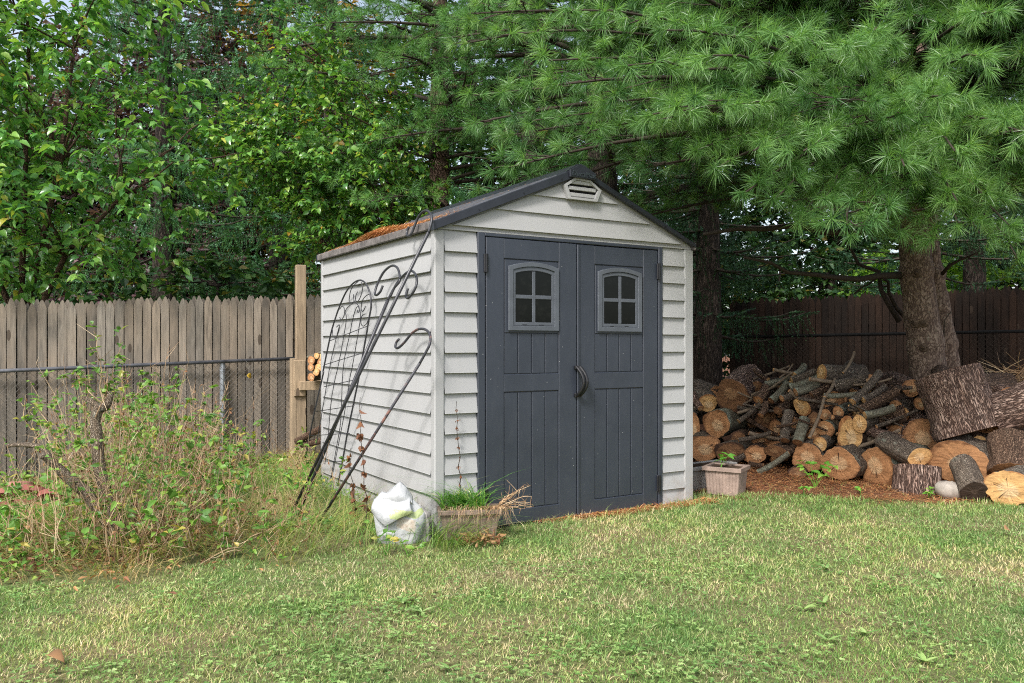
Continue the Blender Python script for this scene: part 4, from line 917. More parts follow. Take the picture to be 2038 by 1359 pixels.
broadleaf("small_leaved_tree","multi-stemmed tree with small yellow green leaves left of the shed roof",(-1.72,10.1,0),
   [[(-1.72,10.1,1.2),(-1.78,10.1,2.4),(-1.85,10.1,3.4),(-2.2,10,4.6)],[(-1.7,10.1,.9),(-2.0,10.1,2.0),(-2.6,10.0,2.9),(-3.0,9.9,3.4)],[(-1.7,10,1.4),(-1.5,10,2.6),(-1.35,9.9,3.6)]],
   [((-2.1,9.8,3.55),(1.25,.8,.95)),((-2.55,9.8,4.55),(.55,.5,.62)),((-1.9,9.8,2.7),(1.05,.7,.6)),((-3.1,9.8,3.5),(.7,.5,.6))],900,12,.075,'birch','bark_brown',.045,True,nlimb=70,droop=.2,tw=.3)
FR="trees closing off the yard far behind the fences"
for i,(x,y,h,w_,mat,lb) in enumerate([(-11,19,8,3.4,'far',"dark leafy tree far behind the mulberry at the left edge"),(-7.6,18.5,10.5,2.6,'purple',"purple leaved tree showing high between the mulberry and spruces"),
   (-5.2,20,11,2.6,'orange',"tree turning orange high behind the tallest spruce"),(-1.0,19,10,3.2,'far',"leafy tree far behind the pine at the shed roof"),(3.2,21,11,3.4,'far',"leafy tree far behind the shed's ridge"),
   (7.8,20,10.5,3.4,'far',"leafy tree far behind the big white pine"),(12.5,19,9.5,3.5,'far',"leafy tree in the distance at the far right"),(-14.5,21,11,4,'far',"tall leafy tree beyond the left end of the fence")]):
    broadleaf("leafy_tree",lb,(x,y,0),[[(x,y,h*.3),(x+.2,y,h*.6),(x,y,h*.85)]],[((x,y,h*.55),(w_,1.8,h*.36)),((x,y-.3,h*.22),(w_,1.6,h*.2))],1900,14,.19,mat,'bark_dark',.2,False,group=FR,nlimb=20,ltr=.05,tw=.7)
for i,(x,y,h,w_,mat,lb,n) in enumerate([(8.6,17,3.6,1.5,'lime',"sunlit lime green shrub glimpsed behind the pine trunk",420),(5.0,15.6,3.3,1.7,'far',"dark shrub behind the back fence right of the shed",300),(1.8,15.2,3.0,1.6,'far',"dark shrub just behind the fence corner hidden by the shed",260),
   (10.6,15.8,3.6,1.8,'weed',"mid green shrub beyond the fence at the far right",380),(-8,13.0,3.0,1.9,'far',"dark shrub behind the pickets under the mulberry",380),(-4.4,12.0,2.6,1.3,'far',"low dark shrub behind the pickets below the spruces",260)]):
    broadleaf("shrub",lb,(x,y,0),[[(x,y,h*.4),(x+.1,y,h*.8)]],[((x,y,h*.55),(w_,.9,h*.45))],n,13,.15,mat,'bark_dark',.04,False,group="shrubs just beyond the fences",nlimb=25,ltr=.02,tw=.4)

# ------------------------------------------------------------------ IRONWORK LEANING ON THE SHED
def wallpt(px, py, off=.03):
    # point of the side wall plane (local x = -off) seen at this pixel
    a=(px-CX)/F; ox,oy=-.482-off*.854,5.209-off*.52
    t=(a*oy-ox)/(-.520-a*.854); Y=oy+.854*t; return P(px,py,Y)
def smoothpts(p, n=6):
    p=[np.array(q,float) for q in p]; out=[]
    for i in range(len(p)-1):
        p0=p[max(i-1,0)];p1=p[i];p2=p[i+1];p3=p[min(i+2,len(p)-1)]
        for k in range(n):
            t=k/n; out.append(.5*((2*p1)+(-p0+p2)*t+(2*p0-5*p1+4*p2-p3)*t*t+(-p0+3*p1-3*p2+p3)*t**3))
    out.append(p[-1]); return out
def leanpath(pix, foot, head_px, head_off=.05):
    # all points lie in the upright plane through the foot and the wall contact
    B=G(*foot); T=wallpt(*head_px,head_off+.02); dv=Vector((T.x-B.x,T.y-B.y,0)); n=Vector((-dv.y,dv.x,0)).normalized(); out=[]
    # plane containing shaft direction and spanning sideways along the wall: use wall direction as the second axis
    wd=Vector((-.520,.854,0)); nn=(T-B).cross(wd).normalized()
    for (px,py) in pix:
        ray=Vector(((px-CX)/F,1,(HY-py)/F)); o=Vector((0,0,CH)); t=(B-o).dot(nn)/ray.dot(nn); out.append(o+ray*t)
    return out
def hookobj(label, foot, head, paths, rad, mat, grp="shepherd hooks leaning on the shed"):
    B=G(*foot); root=empty("shepherd_hook",B); tag(root,label,"plant hook",grp); inv=Matrix.Translation(-B)
    for nm,pix,r_ in paths:
        pts=leanpath(pix,foot,head); pts=smoothpts(pts,6) if len(pix)>2 else pts
        mb=MB(); mb.tube(pts,r_,8); mb.build(nm,MAT[mat],root,True,inv)
hookobj("tallest black hook with its crook above the shed eave",(577,1028),(853,432),
  [("shaft",[(577,1028),(853,462)],.0105),("crook",[(853,462),(858,445),(859,430),(852,420),(842,421),(832,433),(824,452),(818,466),(811,469),(810,461),(814,451)],.0085)],None,'iron')
hookobj("double headed black hook with two crooks, set between trellis and tallest hook",(588,1036),(790,525),
  [("shaft",[(588,1036),(772,597)],.0115),("crook",[(772,597),(784,574),(795,560),(795,545),(790,532),(779,529),(764,541),(752,563),(746,583),(750,587),(757,580),(762,568)],.0085),
   ("crook",[(777,590),(789,565),(803,548),(818,539),(828,548),(829,565),(822,582),(812,593),(808,588),(812,574)],.0085)],None,'iron')
hookobj("short black hook with a rusty crook low on the shed wall",(633,1042),(845,645),
  [("shaft",[(633,1042),(836,722)],.0095),("crook",[(836,722),(848,700),(855,685),(856,667),(847,656),(833,655),(819,664),(805,681),(793,692),(787,690),(789,681),(794,675)],.0085)],None,'rustiron')
def trellis():
    foot=(640,975); head=(715,562); B=G(*foot); root=empty("garden_trellis",B); tag(root,"black wire arched trellis with scrolls leaning against the shed wall","trellis"); inv=Matrix.Translation(-B)
    def c(x,y): return (600+x/5.66,520+y/5.66)
    def e(x,y): return (590+x/4.247,740+y/4.247)
    mb=MB()
    fr=[e(75,725),e(150,350),e(225,20),c(245,1230),c(300,960),c(345,760),c(420,530),c(500,350),c(580,250),c(655,212),c(715,240),c(755,310),c(780,410),c(783,520),c(765,620),c(735,800),c(700,1000),c(665,1200),e(525,60),e(480,280),e(430,520),e(390,750),e(350,960)]
    mb.tube(smoothpts(leanpath(fr,foot,head),4),.0068,7); mb.build("frame",MAT['iron'],root,True,inv)
    mb=MB()
    bars=[[e(150,700),e(200,440),e(240,200),c(330,1130),c(395,850),c(430,720)],[e(240,780),e(262,600),e(300,200),c(430,1100),c(500,700),c(505,620),c(490,575)],[e(290,900),e(345,600),e(375,400),c(470,1200),c(540,840),c(580,640),c(620,520),c(645,520),c(650,560),c(638,578)],
          [e(300,890),e(400,380),e(450,60),c(570,1200),c(640,800),c(665,600),c(640,500),c(595,455)]]
    for p in bars: mb.tube(smoothpts(leanpath(p,foot,head),4),.0034,5)
    mb.build("bar",MAT['iron'],root,True,inv)
    mb=MB()
    for a,b_ in ((c(320,895),c(760,722)),(c(262,1165),c(680,1035)),(e(235,125),e(515,62)),(e(165,335),e(490,285)),(e(120,540),e(450,518)),(e(85,750),e(405,757))): mb.tube(leanpath([a,b_],foot,head),.0034,5)
    mb.build("crossbar",MAT['iron'],root,True,inv)
    mb=MB()
    for p in ([(590,452),(545,470),(538,420),(555,330),(590,270),(640,225)],[(585,370),(588,430),(600,455)],[(632,342),(612,390),(610,440),(640,445),(672,380),(688,300),(675,235)],
              [(765,368),(720,395),(685,450),(672,530),(690,565),(712,530),(720,505)],[(720,592),(690,605),(670,650),(672,700),(695,730),(735,700),(755,650)],
              [(430,630),(450,660),(480,610),(485,570),(478,520),(455,508),(430,540)],[(395,740),(425,715),(425,760),(400,840),(370,858),(352,830),(350,760)],[(485,580),(510,530),(560,485),(600,455)],[(638,578),(630,560),(632,545)]):
        mb.tube(smoothpts(leanpath([c(*q) for q in p],foot,head),5),.0036,5)
    mb.build("scroll",MAT['iron'],root,True,inv)
trellis()

# ------------------------------------------------------------------ PLANTERS AND BAG
def planter(loc,rz,w_,d_,h,mat,label,ribs=10,grp=None):
    root=empty("planter",loc,rz); tag(root,label,"planter",grp); k=.86
    def ringpts(s_,z,dep): 
        pts=[]
        for (ax,ay,bx,by) in ((-1,-1,1,-1),(1,-1,1,1),(1,1,-1,1),(-1,1,-1,-1)):
            n=ribs*3
            for i in range(n):
                t=i/n; x=(ax+(bx-ax)*t)*w_/2*s_; y=(ay+(by-ay)*t)*d_/2*s_; ind=dep if i%3==0 else 0
                nx=(ay==by)*0; l=1; 
                if ay==by: y-=math.copysign(ind,y)
                else: x-=math.copysign(ind,x)
                pts.append((x,y,z))
        return pts
    mb=MB(); levels=[(k,0),(k+.02,h*.12),(.97,h*.86)]; V=[]; 
    for s_,z in levels: V+=ringpts(s_,z,.004)
    n=ribs*12; mb.add(V,[(i*n+j,i*n+(j+1)%n,(i+1)*n+(j+1)%n,(i+1)*n+j) for i in range(2) for j in range(n)]); mb.build("body",mat,root)
    mb=MB(); o=[(-1,-1),(1,-1),(1,1),(-1,1)]
    a=w_/2+.014; b_=d_/2+.014; ai=w_/2-.012; bi=d_/2-.012
    V=[(x*a,y*b_,z) for z in (h*.86,h) for x,y in o]+[(x*ai,y*bi,z) for z in (h,h*.8) for x,y in o]
    mb.add(V,[(L*4+i,L*4+(i+1)%4,L*4+4+(i+1)%4,L*4+4+i) for L in range(3) for i in range(4)]+[(i,4*0+i,i,i) for i in range(0)]); 
    mb.add([(x*a,y*b_,h*.859) for x,y in o],[(3,2,1,0)])
    r_=mb.build("rim",mat,root); bv=r_.modifiers.new("bevel",'BEVEL'); bv.width=.003; bv.segments=2
    mb=MB(); mb.add([(x*ai,y*bi,h*.9+.004*i) for i,(x,y) in enumerate(o)],[(0,1,2,3)]); mb.build("soil",MAT['soil'],root)
    return root
pl=SM@Vector((.155,-.155,0)); z0=gz1(pl.x,pl.y)
planter((pl.x,pl.y,z0),.12,.37,.19,.185,MAT['planter_brown'],"brown planter overgrown with green grass beside the dark doors")
p2=P(1452,985,6.58); z2=gz1(p2.x,p2.y); planter((p2.x,p2.y+.1,z2),-.55,.29,.25,.225,MAT['planter'],"small pinkish planter with one seedling in front of the wood pile")
planter((1.62,7.0,gz1(1.62,7.0)),.62,.62,.2,.20,MAT['planter_grey'],"long pale grey trough half hidden between shed corner and planter",6)
def inplanter():
    M=Matrix.Translation((pl.x,pl.y,z0))@Matrix.Rotation(.12,4,'Z'); root=empty("potted_grass",(pl.x,pl.y,z0+.17)); tag(root,"bright green grass clump with dead roots hanging over the brown planter","plant"); inv=Matrix.Translation(-Vector(root.location))
    n=330; x=rng.uniform(-.175,.10,n); y=rng.uniform(-.08,.08,n); rt=tf(np.stack([x,y,np.full(n,.17)],1),M); az=rng.random(n)*6.28; az=np.where(rng.random(n)<.45,math.pi+rng.normal(0,.7,n),az)
    mb=MB(); blades(mb,rt,rng.uniform(.12,.26,n)*(1+.6*(rng.random(n)<.15)),az,rng.uniform(.3,1.5,n),rng.uniform(.004,.008,n),.45,4); mb.build("blades",MAT['pot_grass'],root,M=inv)
    n=230; x=rng.uniform(-.17,.22,n); y=-rng.uniform(.05,.125,n); x=np.where(rng.random(n)<.35,rng.normal(.17,.05,n),x); rt=tf(np.stack([x,y,.185+rng.random(n)*.02],1),M)
    mb=MB(); f=.12-math.pi/2; blades(mb,rt,rng.uniform(.04,.10,n),f+rng.normal(0,1.6,n),rng.uniform(.2,1.6,n),rng.uniform(.0015,.0035,n),rng.uniform(1.5,2.6,n),4); mb.build("dead_roots",MAT['straw'],root,M=inv)
    mb=MB()
    for i in range(16):
        a=np.array(tf(np.array([[.17,-.05,.19]]),M)[0]); d=np.array([rng.uniform(.5,1),rng.uniform(-.2,.2),rng.uniform(-.1,.7)]); L=rng.uniform(.1,.26); p=arc(a,a+unit(d)*L,.01,5,.006); mb.tube(p,np.linspace(.003,.001,5),4,rng.random(),False)
        for k in range(3): mb.tube([p[2+k%3],p[2+k%3]+rng.normal(size=3)*.03],[.0016,.0008],3,rng.random(),False)
    mb.build("twigs",MAT['straw'],root,M=inv)
inplanter()
def deadstalk(base,top,label,nl=10,ls=.04,curve=.03):
    root=empty("dead_weed",base); tag(root,label,"dead plant","withered weeds standing by the shed"); inv=Matrix.Translation(-Vector(base)); mb=MB(); lb=MB()
    p=arc(base,top,0,12,.006); p[:,0]+=curve*np.sin(np.linspace(0,6,12))*.4; mb.tube(p,np.linspace(.004,.0015,12),5,.2,False); mb.build("stem",MAT['twig_dark'],root,M=inv)
    n=nl*3; k=rng.integers(2,11,n); c=p[k]+rng.normal(size=(n,3))*.004; d=rng.normal(size=(n,3))*.5+[0,0,-1]; leaves(lb,c,d,rng.normal(size=(n,3)),rng.uniform(.5,1.2,n)*ls,rng.uniform(.4,.6,n)*ls,.45,True,rng.random(n)*.5); lb.build("foliage",MAT['deadleaf'],root,M=inv)
g=G(728,1062); deadstalk(g,P(718,790,g.y+.05),"tall withered weed with curled brown leaves in front of the shed side",12,.055)
g=G(704,1048); deadstalk(g,P(699,892,g.y+.02),"short withered weed with brown leaves left of the white bag",7,.055)
deadstalk(P(918,1003,5.25),P(909,798,5.22),"thin dead stalk with tiny brown seed heads rising from the planter",22,.016,.008)
g=G(645,960); deadstalk(g,P(668,760,g.y+.1),"wispy dry weed between the trellis and black hooks",4,.02)
def bag():
    base=G(790,1088); base.y+=.12; base.z=gz1(base.x,base.y)-.01; root=empty("plastic_bag",base,-.08); tag(root,"crumpled white plastic bag slumped against the shed's lower front corner","bag")
    b=NB("crumpled printed plastic"); co=b.coord(); sep=b.n("SeparateXYZ",Vector=co)
    n1=b.noise(co,7,2,.4,1.0); c=b.ramp(b.noise(co,3,2),[(.3,(.33,.34,.35)),(.7,(.41,.415,.415))])
    def boxm(x0,x1,z0_,z1_):
        wx=b.math('ADD',sep.outputs[0],b.math('MULTIPLY',b.math('SUBTRACT',n1,.5),.10)); wz=b.math('ADD',sep.outputs[2],b.math('MULTIPLY',b.math('SUBTRACT',n1,.5),.12))
        return b.math('MULTIPLY',b.math('MULTIPLY',b.math('GREATER_THAN',wx,x0),b.math('LESS_THAN',wx,x1)),b.math('MULTIPLY',b.math('GREATER_THAN',wz,z0_),b.math('LESS_THAN',wz,z1_)))
    c=b.mix(b.math('MULTIPLY',boxm(-.03,.14,.175,.215),.8),c,(.36,.42,.15)); c=b.mix(b.math('MULTIPLY',boxm(-.01,.12,.10,.165),.55),c,b.ramp(b.noise(co,30,4),[(.4,(.40,.28,.17)),(.6,(.55,.50,.40))]))
    lines=b.n("TexWave",{"bands_direction":'Z'},Vector=co,Scale=42.0,Distortion=3.0); c=b.mix(b.math('MULTIPLY',b.math('MULTIPLY',b.math('GREATER_THAN',lines.outputs[1],.86),boxm(-.17,-.09,.10,.27)),.5),c,(.25,.27,.30))
    wr=b.noise(co,16,2,.5,2.5); m=b.done(c,.34,.45,b.bump(wr,.35,.012))
    def lump(nu,nv,fx,fy,H,seed,open_=True,sx=0,lean=0):
        V=[]
        for j in range(nv+1):
            t=j/nv
            for i in range(nu):
                a=2*math.pi*i/nu; cx=math.copysign(abs(math.cos(a))**.55,math.cos(a)); cy=math.copysign(abs(math.sin(a))**.7,math.sin(a))
                bul=.92+.22*math.sin(t*math.pi*.9)-.35*max(0,t-.78)/.22*.6
                q=Vector((cx*1.1+seed,cy*1.1,t*1.6)); k=1+.16*noise.noise(q*1.3)+.13*abs(noise.noise(q*3.1))-.05*abs(noise.noise(q*7))
                z=H*t*(1+.20*noise.noise(Vector((cx*1.2+seed*2,cy*1.2,3)))*t)
                fold=.02*math.sin(a*5+t*4+seed)*t
                V.append((fx*cx*k*bul+sx*t+fold,fy*cy*k*bul+lean*t,z))
        q=[(j*nu+i,j*nu+(i+1)%nu,(j+1)*nu+(i+1)%nu,(j+1)*nu+i) for j in range(nv) for i in range(nu)]; mb=MB(); t_=[]
        if not open_:
            top=len(V); V.append((sx,lean,H*.93)); t_=[(nv*nu+i,nv*nu+(i+1)%nu,top) for i in range(nu)]
        mb.add(V,q,t_); return mb
    def sheet(fn,nu,nv):
        V=[fn(i/nu,j/nv) for j in range(nv+1) for i in range(nu+1)]
        return V,[(j*(nu+1)+i,j*(nu+1)+i+1,(j+1)*(nu+1)+i+1,(j+1)*(nu+1)+i) for j in range(nv) for i in range(nu)]
    def cr(x,z,k=1): 
        return k*(.034*abs(noise.noise(Vector((x*7,z*6+x*3,1.3))))+.010*abs(noise.noise(Vector((x*15,z*12-x*5,5.1)))))
    def side_(v,sg): # outline half widths with height
        z=v; L=[-.135,-.142,-.15,-.158,-.166,-.17,-.162]; Rr=[.125,.138,.15,.16,.16,.135,.085]; q=(L if sg<0 else Rr); f=v*6; i=min(int(f),5); return q[i]+(q[i+1]-q[i])*(f-i)
    def body(sgn):
        def f(u,v):
            xl,xr=side_(v,-1),side_(v,1); x=xl+(xr-xl)*u; z=.30*v*(1-.10*abs(2*u-1)**2); p=(1-abs(2*u-1)**3)**.55*(1-.35*v*v)*(1 if v<.97 else .6)
            return (x,sgn*(.085*p*(.55+.6*math.sin(min(1,v*1.2)*math.pi*.8+.35)))+sgn*-cr(x,z)*p*1.4,z)
        return f
    mb=MB(); V,q=sheet(body(-1),60,56); mb.add(V,q); V,q=sheet(body(1),30,24); mb.add(V,q); mb.build("bag_body",m,root,True)
    def lerp(P_,t): f=t*(len(P_)-1); i=min(int(f),len(P_)-2); return np.array(P_[i])+(np.array(P_[i+1])-np.array(P_[i]))*(f-i)
    T=[(-.15,-.02,.27),(-.11,.0,.315),(-.06,.0,.305),(.0,.0,.275),(.07,.0,.285)]; B=[(-.155,-.06,.20),(-.105,-.098,.16),(-.06,-.105,.125),(.02,-.10,.175),(.10,-.075,.205)]
    def f1(u,v):
        a=lerp(T,u)*(1-v)+lerp(B,u)*v; a[1]-=.045*math.sin(v*math.pi)+cr(a[0],a[2]+.5,.8); return tuple(a)
    mb=MB(); V,q=sheet(f1,44,22); mb.add(V,q); o_=mb.build("bag_flap",m,root,True); o_.modifiers.new("solid",'SOLIDIFY').thickness=.003
    T2=[(-.09,.03,.30),(-.04,.03,.345),(.0,.03,.375),(.035,.03,.345),(.075,.03,.28)]; B2=[(-.10,-.03,.28),(-.05,-.035,.265),(.0,-.035,.255),(.05,-.03,.25),(.09,-.02,.25)]
    def f2(u,v):
        a=lerp(T2,u)*(1-v)+lerp(B2,u)*v; a[1]-=.03*math.sin(v*math.pi)+cr(a[0],a[2]+.9,.8); return tuple(a)
    mb=MB(); V,q=sheet(f2,36,18); mb.add(V,q); o_=mb.build("bag_flap",m,root,True); o_.modifiers.new("solid",'SOLIDIFY').thickness=.003
    o_=lump(56,30,.085,.04,.235,9.1,False,-.05,.0).build("side_panel",simple("beige bag side",(.30,.28,.27),.5,.3,.12,6,.2),root,True); o_.location=(.105,.045,0)
bag()

# ------------------------------------------------------------------ RED EDGING PIECES
def scallop(px,py,Y,rot,label,sz=.072):
    mb=MB(); pts=[]; n=30
    for i in range(n):
        a=2*math.pi*i/n; r_=sz*(1+.16*abs(math.sin(a*1.5))); pts.append((r_*math.cos(a)*1.15,r_*math.sin(a)*.8))
    mb.prism(pts,-.022,.022); p=P(px,py,Y); o=recalc(mb.build("edging_stone",MAT['terracotta'],M=Matrix.Translation(p)@Matrix.Rotation(rot[2],4,'Z')@Matrix.Rotation(rot[0],4,'X')@Matrix.Rotation(rot[1],4,'Y')))
    bv=o.modifiers.new("bevel",'BEVEL'); bv.width=.006; bv.segments=2; tag(o,label,"edging stone","red scalloped edging stones by the fence")
for a in [(42,966,6.38,(1.2,.15,.2),"topmost red scalloped edging stone in the heap at the left edge"),(70,976,6.32,(1.0,.3,-.2),"red edging stone lying flat beside the topmost one"),(52,1000,6.2,(1.3,.5,.5),"brownish red edging stone standing under the topmost one"),
          (100,985,6.28,(.9,-.2,.1),"rightmost red edging stone touching the dead shrub's twigs"),(85,1008,6.15,(1.2,.2,-.4),"lowest red edging stone at the right of the heap"),(12,1012,6.0,(.8,.2,.4),"bright red edging stone cut by the photo's left edge"),
          (30,1028,5.9,(.8,.1,0),"lowest red edging stone of the heap, partly under weeds"),(8,985,6.3,(.9,-.5,.2),"pinkish edging stone at the heap's left behind the bright red one")]: scallop(*a)

# ------------------------------------------------------------------ DEAD SHRUB, WEEDS, TALL GRASS
def deadshrub():
    base=G(222,1085); root=empty("dead_shrub",base); tag(root,"gnarled dead shrub stump with bare grey limbs and a few leafy shoots","shrub"); inv=Matrix.Translation(-base); Y=base.y
    mb=MB(); q=lambda x,y,d=0: P(x,y,Y+d)
    mb.tube(smoothpts([q(222,1090),q(226,1040),q(212,985),q(198,930),q(192,870),q(190,830),q(200,808)],4),np.interp(np.linspace(0,1,25),[0,.3,1],[.055,.036,.03]),10,.4,True,.3); mb.build("trunk",MAT['bark_dead'],root,True,inv)
    mb=MB()
    mb.tube(smoothpts([q(200,812),q(212,806),q(218,792),q(220,780)],3),np.linspace(.028,.018,10),8,.4,True,.3); mb.tube(smoothpts([q(198,812),q(185,800),q(172,794),q(166,790)],3),np.linspace(.022,.012,10),8,.4,True,.3)
    mb.tube(smoothpts([q(215,1040),q(175,985,-.05),q(135,950,-.1),q(105,920,-.15),q(82,905,-.2)],4),np.linspace(.038,.022,17),9,.4,True,.35)
    mb.tube(smoothpts([q(110,925,-.12),q(85,892,-.12),q(60,886,-.12),q(35,885,-.12),q(14,887,-.12)],4),np.linspace(.018,.012,17),8,.4,True,.3)
    mb.build("limb",MAT['bark_dead'],root,True,inv)
    sb=MB(); lb=MB()
    stems=[((215,800),(238,660)),((205,795),(185,650)),((200,800),(150,740)),((195,880),(225,745)),((190,830),(235,740)),((190,960),(75,830)),((175,985),(60,820)),((200,1000),(150,830)),((215,800),(188,700)),((220,1020),(285,800)),((225,1020),(350,860)),((90,900),(40,800)),((150,960),(110,790)),((230,1000),(300,870)),((120,930),(60,760))]
    for i in range(150):
        if i<len(stems): a=q(*stems[i][0],rng.normal()*.04); e=q(*stems[i][1],rng.normal()*.08); r_=.0038; nl=9
        else:
            x=rng.normal(215,75); a=G(min(max(x,20),470),rng.uniform(1010,1130)); h=rng.uniform(.25,.85)*math.exp(-((x-200)/220)**2); e=a+Vector((rng.normal()*.16+(x-215)*.0012,rng.normal()*.12,h)); r_=.0026; nl=rng.integers(0,7)
        p=arc(a,e,.0,7,.012); sb.tube(p,np.linspace(r_,.0012,7),4,rng.random(),False)
        for k in range(3):
            j=rng.integers(2,6); dd=unit(rng.normal(size=3)+[0,0,.9]); sb.tube([p[j],p[j]+dd*rng.uniform(.05,.16)],[.0018,.0008],3,rng.random(),False)
        if nl:
            k=rng.integers(3,7,nl*2); c=p[k]+rng.normal(size=(nl*2,3))*.012; d=rng.normal(size=(nl*2,3)); d[:,2]=abs(d[:,2])*.5; leaves(lb,c,d,rng.normal(size=(nl*2,3))*.5+[0,-.3,1],rng.uniform(.025,.05,nl*2),rng.uniform(.017,.03,nl*2),.15,True)
    sb.build("shoots",MAT['straw'],root,M=inv); lb.build("leaves",MAT['weed'],root,M=inv)
deadshrub()
def inpoly(px,py,poly):
    r_=np.zeros(len(px),bool); n=len(poly)
    for i in range(n):
        x1,y1=poly[i];x2,y2=poly[(i+1)%n]; c=((y1>py)!=(y2>py))&(px<(x2-x1)*(py-y1)/(y2-y1+1e-9)+x1); r_^=c
    return r_
def pix(x,y,z): return CX+x/y*F, HY-(z-CH)/y*F
def insh(x,y,m=.0):
    dx=x+.482; dy=y-5.209; u_=dx*.854+dy*.52; v_=-dx*.52+dy*.854; return (u_>-m)&(u_<W_+m)&(v_>-m)&(v_<D_+m)
# overgrown bed polygon on the ground (world metres): from the shed's side out to the fence
BED=[(-.55,4.93),(-.15,4.88),(-.35,5.30),(-1.75,7.3),(-2.2,9.5),(-5.2,8.05),(-9,6.0),(-9,3.6),(-3.3,4.02),(-2.2,4.25),(-1.4,4.6)]
def bedmask(x,y,j=.12):
    xx=x+(vn(x*2.5,y*2.5,8)-.5)*j*4; yy=y+(vn(x*2.5,y*2.5,9)-.5)*j*4; return inpoly(xx,yy,BED)
def scatter(n,x0,x1,y0,y1): return rng.uniform(x0,x1,n),rng.uniform(y0,y1,n)
def tallgrass():
    x,y=scatter(70000,-7.0,-.1,3.9,9.4); k=bedmask(x,y)&~insh(x,y,.01); x=x[k];y=y[k]
    den=.25+.9*vn(x*1.7,y*1.7,21); k=rng.random(len(x))<den*np.where(y<7.2,1,.6); x=x[k];y=y[k]; n=len(x)
    rt=np.stack([x,y,gz(x,y)-.005],1); flow=vn(x*1.2,y*1.2,33)*9; az=flow+rng.normal(0,.8,n); h=rng.uniform(.10,.36,n)*(.6+.7*vn(x*2,y*2,5)); h*=np.where(y<4.5,.6,1)
    rd=np.clip(vn(x*1.5,y*1.5,77)*.7+.14+.22*(x<-1.6)+rng.normal(0,.22,n),0,1)
    mb=MB(); blades(mb,rt,h,az,rng.uniform(.5,1.5,n),rng.uniform(.0028,.0055,n),rng.uniform(.35,.85,n),4,rd)
    o=mb.build("tall_grass",MAT['tallgrass']); tag(o,"long drooping uncut grass in the overgrown bed beside the shed","grass",kind="stuff"); print("tall",n)
    # bright soft weed grass at the left edge
    x,y=scatter(9000,-4.2,-2.9,4.3,5.9); k=(vn(x*2,y*2,12)>.35); x=x[k];y=y[k]; n=len(x); rt=np.stack([x,y,gz(x,y)],1)
    mb=MB(); blades(mb,rt,rng.uniform(.08,.22,n),rng.random(n)*6.28,rng.uniform(.3,1.0,n),rng.uniform(.004,.008,n),.4,3); o=mb.build("bright_grass",MAT['brightweed']); tag(o,"vivid green soft grass below the red edging stones","grass",kind="stuff")
tallgrass()
